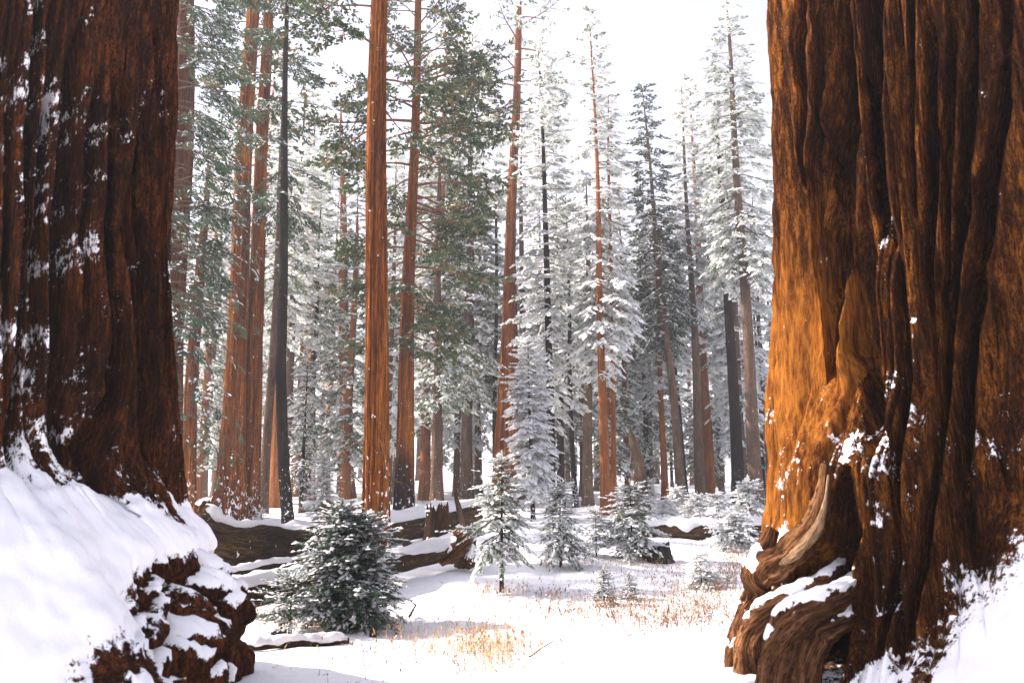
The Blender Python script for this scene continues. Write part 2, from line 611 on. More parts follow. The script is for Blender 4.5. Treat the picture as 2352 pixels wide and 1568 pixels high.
# low snow lump: ring of 6 + top, slightly domed underside left open (sits on the spray)
def lump_base():
    a = np.arange(6) * math.pi / 3
    ring = np.stack([np.cos(a), np.sin(a), np.full(6, -0.25)], -1)
    ring2 = np.stack([np.cos(a + .4) * .62, np.sin(a + .4) * .62, np.full(6, 0.55)], -1)
    V = np.concatenate([ring, ring2, [[0, 0, 0.85]]])
    i = np.arange(6)
    j = (i + 1) % 6
    T = np.concatenate([np.stack([i, j, 6 + i], -1), np.stack([j, 6 + j, 6 + i], -1), np.stack([6 + i, 6 + j, np.full(6, 12)], -1)])
    return V, T
LUMP_V, LUMP_T = lump_base()

def lump_small():
    V = np.array([(1, 0, -.2), (0, 1, -.2), (-1, 0, -.2), (0, -1, -.2), (0.1, 0.05, .75)])
    T = np.array([(0, 1, 4), (1, 2, 4), (2, 3, 4), (3, 0, 4)])
    return V, T
SL_V, SL_T = lump_small()

def frames(D, rng, roll=0.5):
    X = D / (np.linalg.norm(D, axis=1)[:, None] + 1e-9)
    up = np.tile(np.array((0, 0, 1.0)), (len(X), 1)) + rng.normal(0, 0.25, (len(X), 3)) * roll
    Y = np.cross(up, X)
    Y /= np.linalg.norm(Y, axis=1)[:, None] + 1e-9
    Z = np.cross(X, Y)
    return X, Y, Z

def assemble(rng, P, D, L, units, snow=0.6, lumps=2, lsize=0.16, fine=False, lumpdrop=0.35):
    """foliage and snow arrays from twig lists"""
    P, D, L = np.array(P), np.array(D), np.array(L)
    n = len(P)
    X, Y, Z = frames(D, rng)
    vi = rng.integers(0, len(units), n)
    U = np.stack(units)[vi]
    V = P[:, None] + L[:, None, None] * (U[..., 0:1] * X[:, None] + U[..., 1:2] * Y[:, None] + U[..., 2:3] * Z[:, None])
    k = U.shape[1]
    Q = np.arange(n * k).reshape(-1, 4)
    var = np.repeat(rng.uniform(0, 1, n) ** 1.1, k)
    tip = np.tile(np.array([0.0, .45, 1.0, .45]), n * k // 4)
    fro = np.repeat(rng.uniform(0.0, .55, n), k) + 0.45 * tip
    fol = (V.reshape(-1, 3), Q, var, fro)
    sm = rng.uniform(0, 1, n) < snow
    Ps, Xs, Ls, Ys = P[sm], X[sm], L[sm], Y[sm]
    m = len(Ps)
    LV, LT = (LUMP_V, LUMP_T) if fine else (SL_V, SL_T)
    out = []
    for j in range(lumps):
        t = (j + rng.uniform(.15, .95, m)) / lumps
        sx = Ls * lsize * rng.uniform(.7, 1.6, m)
        sy = Ls * lsize * rng.uniform(.45, .95, m)
        sz = Ls * lsize * rng.uniform(.3, .75, m)
        c = Ps + Xs * (Ls * t)[:, None] + Ys * (rng.normal(0, .13, m) * Ls)[:, None] + np.array((0, 0, 1.0)) * (sz * lumpdrop)[:, None]
        jit = 1 + rng.normal(0, .22, (m, len(LV), 3))
        up = np.array((0, 0, 1.0))
        lv = c[:, None] + LV[None, :, 0:1] * jit[..., 0:1] * (sx[:, None, None] * Xs[:, None]) + LV[None, :, 1:2] * jit[..., 1:2] * (sy[:, None, None] * Ys[:, None]) + LV[None, :, 2:3] * jit[..., 2:3] * (sz[:, None, None] * up[None, None])
        out.append(lv.reshape(-1, 3))
    if m and lumps:
        SV = np.concatenate(out)
        nl = len(SV) // len(LV)
        ST = (LT[None] + (np.arange(nl) * len(LV))[:, None, None]).reshape(-1, 3)
    else:
        SV, ST = None, None
    return fol, (SV, ST)

def add_foliage(root, fol, sn, nmat, smat='snowfine'):
    V, Q, var, fro = fol
    me = mesh_np('crown', V, Q, None, {'var': var, 'fro': fro}, False)
    c = link('crown', me, M[nmat], root, 'stuff')
    if sn[0] is not None:
        link('snow', mesh_np('snow', sn[0], None, sn[1], None, True), M[smat], c, 'stuff')

GA = 2.399963

def conifer_branches(rng, H, z0, prof, nb, axis, rad, e_low, e_top, bend, twl, limbs, P, D, L, sub=True, tw_from=0.25, dens=1.0, azbias=None, lr=0.012, tipup=0.0, twdroop=(-.35, -.05), tpow=1.0):
    """fill limbs Buf and twig lists"""
    gseed = rng.integers(1, 9999)
    for i in range(nb):
        t = ((i + rng.uniform(0, 1)) / nb) ** tpow
        z = z0 + (H - z0) * t
        ax = axis(z)
        Lb = prof(t) * rng.uniform(.7, 1.15)
        if Lb < twl * .6:
            Lb = twl * .6
        az = GA * i + rng.uniform(-.5, .5)
        gap = vnoise(math.cos(az) * 1.1, math.sin(az) * 1.1, z * .45, int(gseed))
        if gap < -.42 and t < .93:
            continue
        Lb *= 1 + .45 * gap
        if azbias is not None and rng.uniform() < azbias[1]:
            az = azbias[0] + rng.normal(0, azbias[2])
        e0 = (e_low + (e_top - e_low) * t) + rng.normal(0, .1)
        hd = np.array((math.cos(az), math.sin(az), 0))
        side = np.array((-hd[1], hd[0], 0))
        ns = 7
        pts = [ax + hd * rad(z) * .6]
        az_w = rng.normal(0, .12)
        for s in range(1, ns):
            f = s / (ns - 1)
            el = e0 - bend * f + tipup * max(0, f - .5) * 2
            d = hd * math.cos(el) + np.array((0, 0, math.sin(el))) + side * az_w * f
            pts.append(pts[-1] + d * Lb / (ns - 1))
        pts = np.array(pts)
        r0 = lr * Lb + 0.004
        limbs.add(*tube_arr(pts, r0 * np.linspace(1, .18, ns), 5 if Lb > 1 else 4))
        def at(f):
            x = f * (ns - 1)
            k = min(int(x), ns - 2)
            return pts[k] + (pts[k + 1] - pts[k]) * (x - k), pts[k + 1] - pts[k]
        f = tw_from * rng.uniform(.7, 1.2)
        sd = 1
        while f < 1.0:
            p, d = at(f)
            d = d / np.linalg.norm(d)
            sv = np.cross((0, 0, 1.0), d)
            sv /= np.linalg.norm(sv) + 1e-9
            rem = Lb * (1 - f)
            if sub and rem > twl * 1.4 and rng.uniform() < .75:
                an = rng.uniform(.6, 1.05) * sd
                dd = d * math.cos(an) + sv * math.sin(an) + np.array((0, 0, rng.uniform(-.3, .1)))
                ls = min(rem * rng.uniform(.45, .75), 3.2 * twl)
                q = p.copy()
                nseg = max(2, int(ls / (twl * .5 / dens)))
                sp = [q.copy()]
                for g in range(nseg):
                    dd = dd + np.array((0, 0, rng.uniform(-.16, .02)))
                    dd /= np.linalg.norm(dd)
                    q = q + dd * ls / nseg
                    sp.append(q.copy())
                    for s2 in (-1, 1):
                        a2 = rng.uniform(.5, 1.0) * s2
                        sv2 = np.cross((0, 0, 1.0), dd)
                        t2 = dd * math.cos(a2) + sv2 * math.sin(a2) + np.array((0, 0, rng.uniform(*twdroop)))
                        P.append(q.copy()); D.append(t2); L.append(twl * rng.uniform(.6, 1.0))
                P.append(q.copy()); D.append(dd); L.append(twl * rng.uniform(.7, 1.1))
                limbs.add(*tube_arr(np.array(sp), np.linspace(r0 * .45, r0 * .12, len(sp)), 3))
            else:
                an = rng.uniform(.5, 1.1) * sd
                t2 = d * math.cos(an) + sv * math.sin(an) + np.array((0, 0, rng.uniform(*twdroop)))
                P.append(p); D.append(t2); L.append(twl * rng.uniform(.65, 1.1) * (1.1 - .35 * f))
            sd = -sd
            f += twl * .36 / Lb / dens * rng.uniform(.7, 1.3)
        P.append(pts[-1]); D.append(pts[-1] - pts[-2]); L.append(twl * rng.uniform(.8, 1.1))

def dead_twigs(rng, axis, rad, zs, limbs, Lr=(0.5, 1.6), e=(-.7, .1), r=0.014):
    for z in zs:
        az = rng.uniform(0, 2 * math.pi)
        hd = np.array((math.cos(az), math.sin(az), 0))
        p = axis(z) + hd * rad(z) * .8
        Lb = rng.uniform(*Lr)
        el = rng.uniform(*e)
        pts = [p]
        for s in range(4):
            d = hd * math.cos(el) + np.array((0, 0, math.sin(el))) + rng.normal(0, .12, 3)
            pts.append(pts[-1] + d * Lb / 4)
            el -= rng.uniform(-.05, .25)
        limbs.add(*tube_arr(np.array(pts), r * np.linspace(1, .3, 5) * (Lb ** .5), 4))

# ------------------------------------------------------------------ trunks
def trunk_mesh(H, axis, rad, ns, dz, flute=0.0, nfl=14, seed=0, flare=0.35, flare_h=1.0, rough=0.02, zbot=-0.4):
    zs = [zbot]
    while zs[-1] < H:
        zs.append(zs[-1] + dz * (0.45 if zs[-1] < 3 else 1.0 + max(0, zs[-1] - 12) * .06))
    zs[-1] = H
    zs = np.array(zs)
    a = np.arange(ns) * 2 * np.pi / ns
    A, Z = np.meshgrid(a, zs)
    C = np.array([axis(z) for z in zs])
    R0 = np.array([rad(max(z, 0)) for z in zs])[:, None] * np.ones((1, ns))
    fl = flare * np.exp(-np.maximum(Z, 0) / flare_h)
    butt = 1 + fl * (1 + .45 * vnoise(np.cos(A) * 2.2, np.sin(A) * 2.2, Z * .15, seed))
    R = R0 * butt
    if flute:
        w = vnoise(np.cos(A) * 1.2, np.sin(A) * 1.2, Z * .25, seed + 3) * 1.3
        ph = A * nfl + w + .35 * np.sin(Z * .5)
        g = np.abs(np.sin(ph * .5)) ** .6 * .7 + .5 * vnoise(np.cos(A) * 6, np.sin(A) * 6, Z * .22, seed + 8) + .35 * vnoise(np.cos(A) * 14, np.sin(A) * 14, Z * .3, seed + 9)
        R = R * (1 + flute * (g - .6))
    R = R * (1 + rough * fbm(np.cos(A) * 3, np.sin(A) * 3, Z * 1.1, 3, seed + 5))
    V = np.stack([C[:, None, 0] + R * np.cos(A), C[:, None, 1] + R * np.sin(A), Z], -1).reshape(-1, 3)
    nv = len(V)
    V = np.concatenate([V, C[-1:]])
    i = np.arange(ns)
    T = np.stack([(len(zs) - 1) * ns + i, (len(zs) - 1) * ns + (i + 1) % ns, np.full(ns, nv)], -1)
    return mesh_np('trunk', V, grid_quads(len(zs), ns), T)

def rg(seed):
    return np.random.default_rng(seed)

FIRU = [unit_fir(rg(100 + k), 9, 0.105) for k in range(5)]
FIRU_FINE = [unit_fir(rg(120 + k), 17, 0.042, 0.26, .07) for k in range(6)]
BRU = [unit_brush(rg(140 + k), 11, 0.10, .36) for k in range(5)]

# ------------------------------------------------------------------ the two giant sequoias
def interp(z, tab):
    zs, rs = zip(*sorted(tab))
    return np.interp(z, zs, rs)

def giant_grid(az, Dist, dense0, dense1):
    C = np.array((math.sin(az) * Dist, math.cos(az) * Dist))
    toc = -C / Dist
    rt = np.array((math.cos(az), -math.sin(az)))
    ph = np.concatenate([np.arange(dense0, dense1, 0.40), np.arange(dense1, dense0 + 360, 4.0)])
    zs = np.concatenate([np.arange(-0.3, 7.6, 0.031), np.arange(7.6, 12, 0.2), np.arange(12, 46, 1.0)])
    PH, Z = np.meshgrid(ph, zs)
    return C, toc, rt, ph, zs, PH, Z

def angdist(a, b):
    return (a - b + 180) % 360 - 180

def bark_relief(S, Z, seed, deep=1.0):
    """braided vertical columns split by deep clefts, cords and fibres on them"""
    w = 0.08 * vnoise(S * 0.9, Z * 0.22, 0.5, seed) + 0.02 * vnoise(S * 3, Z * .5, 0.5, seed + 1)
    s = S + w + 0.03 * Z
    big = fbm(s * 1.2, Z * 0.07, 2.5, 2, seed + 2)
    g1 = np.abs(vnoise(s * 3.4, Z * 0.085, 4.5, seed + 3))
    col = 1 - np.clip((g1 - .03) / .5, 0, 1) ** .5
    g2 = np.abs(vnoise(s * 9.5, Z * 0.2, 6.5, seed + 4))
    cord = 1 - np.clip((g2 - .03) / .5, 0, 1) ** .55
    g3 = np.abs(vnoise(s * 23, Z * .6, 3.5, seed + 8))
    fine = 1 - np.clip(g3 / .5, 0, 1) ** .6
    fib = fbm(s * 36, Z * 1.6, 8.5, 2, seed + 5)
    shag = fbm(s * 12, Z * 2.6, 1.5, 3, seed + 6)
    var = np.clip(0.68 + 0.6 * vnoise(S * 1.1, Z * .3, 9.5, seed + 7), .2, 1)
    v2 = np.clip(0.6 + 0.7 * vnoise(S * 2.3, Z * .5, 5.5, seed + 9), .15, 1)
    crack = 1 - sstep(.04, .22, g1)
    crack2 = 1 - sstep(.02, .15, g2)
    return 0.10 * big + .07 - deep * (0.24 * col + .12 * crack) * var - (0.14 * cord + .08 * crack2) * v2 - .045 * fine + 0.016 * fib + 0.018 * shag

def flat_face(PH, ph0, half):
    """section factor: one broad flat side facing ph0, blunt corners at +-half degrees"""
    x = math.cos(math.radians(half)) / np.maximum(.05, np.cos(np.radians(np.clip(angdist(PH, ph0), -86, 86))))
    return 1.035 * (1 + x ** -14.0) ** (-1 / 14.0)

def clefts(az, Dist, face, zf, PH, Z, lines, Rtab):
    """deep vertical clefts between bark columns; each line: half width (px), depth (m), points in the reference frame"""
    out = 0 * Z
    g = np.linspace(-76, 76, 400)
    for k, (wpx, dp, pts) in enumerate(lines):
        ph, zz, ds = [], [], []
        for (u, v) in pts:
            d = ray(u, v)
            be = math.degrees(math.atan2(d[0], d[1]) - az)
            zc = 3.0
            for _ in range(5):
                rr = np.interp(zc, [0, 1.5, 2.2, 3.25, 5.2, 7.4], Rtab) * (1 + (flat_face(g, *face) - 1) * float(sstep(zf[0], zf[1], zc)))
                a = np.radians(g)
                bb = np.degrees(np.arctan2(rr * np.sin(a), Dist - rr * np.cos(a)))
                i = int(np.argmin(np.abs(bb - be) + .002 * np.abs(g)))
                dist = math.hypot(rr[i] * math.sin(a[i]), Dist - rr[i] * math.cos(a[i]))
                zc = CAMZ + dist * d[2] / math.hypot(d[0], d[1])
            sl = abs(np.gradient(bb, g)[i])
            ph.append(g[i])
            ds.append(1 / max(.055, sl))
            zz.append(zc)
        o = np.argsort(zz)
        zz, ph, ds = np.array(zz)[o], np.array(ph)[o], np.array(ds)[o]
        c = np.interp(Z, zz, ph) + .55 * vnoise(Z * .9, k * 3.7, 0, 200 + k) + .15 * vnoise(Z * 4, k * 1.7, 0, 240 + k)
        hw = math.degrees(wpx / F) * np.interp(Z, zz, ds) * (1 + .4 * vnoise(Z * .9, k * 5.1, 1, 220 + k))
        ends = sstep(zz[0] - .5, zz[0] + .35, Z) * (1 - sstep(zz[-1] - .35, zz[-1] + (.6 if pts[0][1] > 20 else 40), Z))
        prof = 1 - sstep(.55, 1.25, np.abs(angdist(PH, c)) / hw)
        dp = dp * 1.15
        lip = np.exp(-((np.abs(angdist(PH, c)) / hw - 1.7) / .55) ** 2) * .12
        out = out - (dp * prof - dp * lip) * ends
    return out

def grid_normals(V):
    du = np.gradient(V, axis=1)
    dv = np.gradient(V, axis=0)
    n = np.cross(du, dv)
    return n / (np.linalg.norm(n, axis=-1, keepdims=True) + 1e-12)

def giant_finish(name, label, C, toc, rt, PH, Z, R, snowfn, charf, mat, sunlit_gold=None, cl=None, cdir=0.0):
    def pos(R, Z):
        a = np.radians(PH)
        p = np.stack([C[0] + R * (np.cos(a) * toc[0] + np.sin(a) * rt[0]), C[1] + R * (np.cos(a) * toc[1] + np.sin(a) * rt[1]), Z], -1)
        e = math.cos(cdir) * toc + math.sin(cdir) * rt          # the clefts run straight in from the broad side
        return p + cl[..., None] * np.array((e[0], e[1], 0.0))
    V = pos(R, Z)
    n = grid_normals(V)
    rad = np.stack([V[..., 0] - C[0], V[..., 1] - C[1], 0 * Z], -1)
    n = n * np.sign((n * rad).sum(-1, keepdims=True) + 1e-9)
    snow = snowfn(V, n)
    lump = 0.5 + 0.5 * fbm(V[..., 0] * 7, V[..., 1] * 7, V[..., 2] * 7, 3, 5)
    th = sstep(0.5, 0.9, snow) * (0.018 + 0.03 * lump)
    V = V + n * th[..., None] + np.array((0, 0, 1.0)) * th[..., None] * .4
    root = thing(name, label, 'tree', (C[0], C[1], 0))
    V = V - np.array((C[0], C[1], 0))
    me = mesh_np('trunk', V, grid_quads(*PH.shape), None, {'snow': snow, 'char': charf(V), 'sunlit_gold': 0 * Z if sunlit_gold is None else sunlit_gold})
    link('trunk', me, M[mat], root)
    return root

def left_giant():
    C, toc, rt, ph, zs, PH, Z = giant_grid(math.radians(-37), 7.5, -24, 112)
    S = np.radians(PH) * 1.7 + 1.0
    base = interp(Z, [(-.3, 2.48), (0, 2.41), (.6, 2.26), (1.1, 2.12), (1.22, 2.02), (1.5, 1.78), (1.8, 1.72), (2.65, 1.6), (3.8, 1.45), (6.7, 1.33), (12, 1.25), (46, .9)])
    bankA = interp(Z, [(-.3, 4.3), (0, 3.9), (.7, 2.98), (1.2, 2.32), (1.5, 2.0), (1.75, 1.78), (2.0, 1.70), (2.65, 1.6), (3.8, 1.45), (6.7, 1.33), (12, 1.25), (46, .9)])
    pa = angdist(PH, 0)
    base = base * (1 + (flat_face(PH, 26, 47) - 1) * sstep(1.3, 2.1, Z))
    bankA = bankA * (1 + (flat_face(PH, 26, 47) - 1) * sstep(1.3, 2.1, Z))
    edge = 22 + 1.0 * sstep(.0, 1.4, Z) + 2.5 * vnoise(Z * 1.6, 3.1, 0.2, 3)
    wA = 1 - sstep(-5, 7, np.abs(pa + 20) - 20 - edge)
    soft = 0.10 * fbm(S * 1.5, Z * 1.6, 0.4, 4, 91)
    R = base + (bankA + soft - base) * wA
    # burl: rounded lumps under the right-hand snow shoulder
    wx, wz = .35 * vnoise(S * 2, Z * 2, 3, 81), .35 * vnoise(S * 2, Z * 2, 5, 82)
    f1, f2 = worley(S * 1.9 + .3 + wx, Z * 1.6 + wz, 0.5, 21)
    g1, g2 = worley(S * 5.2, Z * 4.6, 0.5, 23)
    burl = (1 - sstep(1.0, 1.28, Z + .12 * vnoise(S * 2, 0, 0, 4))) * (1 - wA) * sstep(24, 34, pa) * (1 - sstep(100, 130, pa))
    R = R + burl * (0.12 * (0.55 - f1) - 0.15 * np.exp(-((f2 - f1) / .09) ** 2) + .16 * fbm(S * 1.9, Z * 1.5, 0, 3, 12) + 0.05 * (.5 - g1) - 0.06 * np.exp(-((g2 - g1) / .12) ** 2) + .05 * fbm(S * 10, Z * 5, 0, 3, 8) - .05)
    up = sstep(1.2, 1.75, Z + .22 * vnoise(S * 2.3, Z * .3, 1, 44))
    rel = bark_relief(S, Z, 301, 1.2)
    cl = 1.15 * clefts(math.radians(-37), 7.5, (26, 47), (1.3, 2.1), PH, Z, [(17, .45, [(346, 300), (336, 700), (345, 1010)]), (11, .32, [(270, 220), (265, 600), (262, 900), (258, 1130)]),
        (18, .40, [(192, 120), (181, 500), (176, 800), (166, 1010)]), (8, .3, [(376, 150), (372, 500), (380, 820)]), (11, .3, [(97, 0), (76, 500), (60, 900)]),
        (7, .25, [(308, 420), (300, 800), (318, 1010)]), (7, .22, [(226, 240), (216, 800)]), (8, .24, [(132, 200), (110, 820)]), (6, .2, [(300, 0), (296, 300)]), (7, .2, [(30, 200), (18, 900)])], [2.3, 1.76, 1.66, 1.51, 1.38, 1.30])
    cl = cl * up
    R = R + rel * up + 0.022 * fbm(S * 6, Z * 6, 0, 4, 61) * (1 - up)
    # root toes pushing down through the snow
    toes = np.maximum(0, vnoise(S * 3.1, 0, 0, 71)) * (1 - sstep(1.45, 2.3, Z)) * up
    R = R + .22 * toes
    def snowfn(V, n):
        nz = n[..., 2]
        p1 = fbm(S * 2.2, Z * 1.9, 3, 4, 31)
        p2 = fbm(S * 8, Z * 7, 5, 4, 33, .7)
        low = 1 - sstep(1.5, 5.0, Z)
        leftside = 1 - sstep(25, 60, pa)
        wall = 0.30 * p1 + 0.26 * p2 + .55 * nz + .22 * low + .3 * leftside - .36
        zone = 1 - sstep(1.42, 1.75, Z + .3 * vnoise(S * 2.6, Z * .8, 1, 45) + .13 * fbm(S * 8, Z * 5, 2, 3, 46))
        zone = zone * (1 - burl)
        bl = burl * (nz * 1.3 + .45 * p2 + .3 * p1 - .22)
        spot = np.exp(-((pa - 20) / 8) ** 2 - ((Z - .72) / .2) ** 2) * sstep(-.5, .3, p2 + .5 * p1)
        bare = .9 * spot + sstep(.62, .85, 1 - f1 * 0 + fbm(S * 1.4, Z * 1.6, 7, 3, 88) - .15) * .55 * (1 - sstep(.4, .9, Z))
        return np.clip(zone - bare + (1 - zone) * np.maximum(np.clip(.26 + .62 * wall, 0, .72) * (1 - burl), bl), 0, 1)
    charf = lambda V: 0 * Z
    r = giant_finish('giant_sequoia', 'huge shaggy dark red-brown sequoia trunk with a snow-covered root mound and knobbly burl', C, toc, rt, PH, Z, R, snowfn, charf, 'giantl', None, cl, math.radians(14))
    return r
left_giant()

RG = {}
def right_giant():
    C, toc, rt, ph, zs, PH, Z = giant_grid(math.radians(31), 8.3, -108, 44)
    S = np.radians(PH) * 1.6
    pa = angdist(PH, 0)
    limb = interp(Z, [(-.3, 2.25), (0, 2.16), (.2, 2.08), (.75, 1.95), (1.3, 1.80), (1.75, 1.73), (2.75, 1.62), (3.25, 1.52), (5.2, 1.43), (7.4, 1.38), (12, 1.3), (46, .9)])
    front = interp(Z, [(-.3, 2.15), (0, 2.0), (.4, 1.86), (.9, 1.75), (1.5, 1.68), (2.2, 1.63), (3.25, 1.53), (5.2, 1.44), (7.4, 1.39), (12, 1.3), (46, .9)])
    bank = interp(Z, [(-.3, 3.6), (0, 3.3), (.6, 2.6), (1.1, 2.15), (1.45, 1.9), (1.8, 1.74), (2.2, 1.63), (3.25, 1.53), (5.2, 1.44), (7.4, 1.39), (12, 1.3), (46, .9)])
    wl_ = 1 - sstep(-64, -40, pa)
    ff = 1 + (flat_face(PH, -26, 47) - 1) * sstep(1.75, 2.8, Z)
    limb, front, bank = limb * ff, front * ff, bank * ff
    R = front + (limb - front) * wl_
    wb = sstep(-18, 4, pa - 15 * (Z - .5) + 5 * vnoise(Z * 1.4, 1.1, 0, 9)) * (1 - sstep(90, 130, pa))
    R = R + (bank + .05 * fbm(S * 1.4, Z * 1.4, .3, 3, 19) - R) * wb
    up = sstep(1.1, 1.9, Z + .2 * vnoise(S * 2.3, Z * .3, 1, 44)) * wb + (1 - wb) * (.4 + .6 * sstep(.0, 1.0, Z))
    rel = bark_relief(S, Z, 907, 1.0)
    cl = 1.1 * clefts(math.radians(31), 8.3, (-26, 47), (1.75, 2.8), PH, Z, [(13, .42, [(1836, 0), (1850, 300), (1846, 640)]), (17, .45, [(1906, 0), (1912, 300), (1901, 560), (1896, 820)]),
        (28, .34, [(1998, 0), (2004, 300), (2014, 540)]), (15, .42, [(2146, 110), (2140, 400), (2120, 640)]), (26, .28, [(1950, 540), (1964, 800), (1992, 1010)]),
        (15, .38, [(2332, 0), (2284, 400), (2244, 800), (2205, 1100)]), (10, .34, [(2242, 0), (2222, 500), (2172, 900), (2112, 1250), (2072, 1450)]), (8, .28, [(2062, 620), (2060, 1000), (2042, 1300), (1992, 1500)]),
        (6, .25, [(1814, 0), (1822, 400), (1815, 600)]), (7, .25, [(2192, 60), (2182, 600), (2132, 1020)]), (6, .2, [(1872, 0), (1876, 500)]), (6, .2, [(2092, 0), (2084, 420)])], [2.0, 1.70, 1.64, 1.54, 1.44, 1.38]) * up
    R = R + rel * up + 0.012 * fbm(S * 5, Z * 5, 0, 3, 61)
    # buttress flutes that spread towards the ground
    R = R + .12 * vnoise(S * 2.2, Z * .12, 3, 55) * (1 - sstep(.6, 2.6, Z)) * (1 - wb)
    # burnt hollow
    zl = np.clip((1.9 - Z) / 1.0, 0, 1.6)
    left_b = -35.5 - 18 * zl ** .8 + 2 * vnoise(Z * 4, 0, 0, 5)
    right_b = -33.5 + 1.2 * vnoise(Z * 3, 0, 0, 6)
    cav = sstep(0, 2.2, pa - left_b) * (1 - sstep(-2.2, 0, pa - right_b)) * (1 - sstep(1.8, 1.92, Z)) * sstep(.12, .4, Z)
    R = R - .85 * cav
    rim = np.exp(-((pa - right_b - 2.5) / 4.0) ** 2) * (1 - sstep(1.9, 3.2, Z))
    R = R + .07 * rim
    RG.update(C=C, toc=toc, rt=rt)
    sunlit_gold = (1 - sstep(-54, -34, pa + 5 * vnoise(Z * .8, 3, 1, 14))) * sstep(-112, -95, pa) * (.45 * sstep(.6, 1.4, Z) * (1 - sstep(3.2, 5.0, Z)) + .36)  # bare golden wood on the left flank, brightened to paint in direct sun
    sunlit_gold = np.maximum(sunlit_gold, .55 * np.exp(-((pa + 28) / 6) ** 2) * (1 - sstep(1.9, 3.0, Z)) * sstep(.4, .9, Z))
    def snowfn(V, n):
        nz = n[..., 2]
        p1 = fbm(S * 2.4, Z * 2.0, 3, 4, 131)
        p2 = fbm(S * 8, Z * 7, 5, 4, 133, .7)
        low = 1 - sstep(.5, 3.2, Z)
        wall = 0.34 * p1 + 0.26 * p2 + .55 * nz + .34 * low - .44
        zone = (1 - sstep(1.3, 1.65, Z + .25 * vnoise(S * 2.6, Z * .8, 1, 45) + .15 * fbm(S * 8, Z * 5, 2, 3, 46))) * wb
        lowf = (1 - sstep(.35, .95, Z + .35 * fbm(S * 2.4, Z * .8, 2, 2, 146))) * sstep(-36, -30, pa) * (1 - wb) * .72
        lump = sstep(-.35, .35, .8 * p1 + .5 * p2 + .2)
        z2 = np.clip(zone * (0.38 + .62 * lump) + lowf * lump, 0, 1)
        s = np.clip(np.maximum(z2, np.clip(.26 + .62 * wall, 0, .72)), 0, 1)
        return s * (1 - cav)
    def charf(V):
        blob = np.exp(-((pa + 60) / 9) ** 2 - ((Z - 1.62) / .28) ** 2)
        return np.clip(np.maximum(1.15 * blob, cav), 0, 1)
    return giant_finish('giant_sequoia', 'huge orange-brown furrowed sequoia trunk with a burnt hollow at its snowy base', C, toc, rt, PH, Z, R, snowfn, charf, 'giant', sunlit_gold, cl, math.radians(-14))
rgiant = right_giant()

def lumpy_root(parent, name, pts, rads, mat, seed, flat=None, snow=True, ns=44, n=64, amp=.16):
    """gnarled root or rim as a lumpy tube in world coordinates, snow on its top side"""
    P = curve(pts, n)
    R = np.interp(np.linspace(0, 1, n), np.linspace(0, 1, len(rads)), rads)
    V, Q, T = tube_arr(P, R, ns)
    f1, f2 = worley(V[:, 0] * 7, V[:, 1] * 7, V[:, 2] * 7, seed)
    ctr = np.concatenate([np.repeat(P, ns, 0), P[:1], P[-1:]])
    rr = np.concatenate([np.repeat(R, ns), R[:1], R[-1:]])
    d = V - ctr
    dn = d / (np.linalg.norm(d, axis=1)[:, None] + 1e-9)
    an = np.concatenate([np.tile(np.arange(ns) * 2 * np.pi / ns, n), [0, 0]])
    tl = np.concatenate([np.repeat(np.linspace(0, 1, n), ns), [0, 1]])
    rdg = np.abs(vnoise(np.cos(an) * 2.6, np.sin(an) * 2.6, tl * 2.2, seed + 8)) * .55 + .3 * np.abs(vnoise(np.cos(an) * 6, np.sin(an) * 6, tl * 4, seed + 9))
    k = (rdg - .3) * .75 + amp * (.5 - f1) * 1.2 + amp * .7 * fbm(V[:, 0] * 9, V[:, 1] * 9, V[:, 2] * 9, 3, seed + 2)
    V = V + dn * (rr * k)[:, None]
    sn = np.zeros(len(V))
    if snow:
        sn = np.clip(sstep(.30, .75, dn[:, 2] + .45 * fbm(V[:, 0] * 8, V[:, 1] * 8, V[:, 2] * 8, 3, seed + 5)), 0, 1)
        V = V + np.array((0, 0, 1.0)) * (sn * .03)[:, None]
    off = np.array(parent.location)
    me = mesh_np(name, V - off, Q, T, {'snow': sn, 'char': np.zeros(len(V)), 'grain': grain_of(P, R, ns)})
    return link(name, me, M[mat], parent)

# gnarled rim and roots in front of the hollow
rim = lumpy_root(rgiant, 'wood_rim', [pt(1896, 1065, 6.58), pt(1886, 1150, 6.58), pt(1862, 1215, 6.66), pt(1818, 1262, 6.74), pt(1772, 1300, 6.82), pt(1742, 1345, 6.86)], [.03, .075, .11, .13, .14, .06], 'root', 3, snow=False, amp=.3)
lip = lumpy_root(rgiant, 'pale_lip', [pt(1903, 1090, 6.46), pt(1893, 1165, 6.46), pt(1870, 1225, 6.54), pt(1828, 1272, 6.62), pt(1790, 1296, 6.68)], [.008, .022, .04, .05, .012], 'palewood', 4, snow=False, amp=.25)
lip.parent = rim
lumpy_root(rgiant, 'root', [pt(1945, 1285, 7.1), pt(1905, 1325, 6.72), pt(1850, 1362, 6.60), pt(1790, 1390, 6.60), pt(1748, 1425, 6.64), pt(1728, 1500, 6.74), pt(1716, 1600, 6.79)], [.05, .07, .085, .105, .12, .13, .14], 'root', 7)
lumpy_root(rgiant, 'root', [pt(1985, 1330, 6.8), pt(1935, 1362, 6.42), pt(1885, 1390, 6.34), pt(1832, 1422, 6.39), pt(1798, 1468, 6.44), pt(1784, 1550, 6.49), pt(1776, 1620, 6.54)], [.07, .09, .115, .14, .15, .15, .15], 'root', 9)
lumpy_root(rgiant, 'root', [pt(1990, 1385, 6.85), pt(1925, 1425, 6.42), pt(1872, 1465, 6.39), pt(1850, 1540, 6.39), pt(1845, 1620, 6.39)], [.08, .11, .13, .13, .13], 'root', 10)
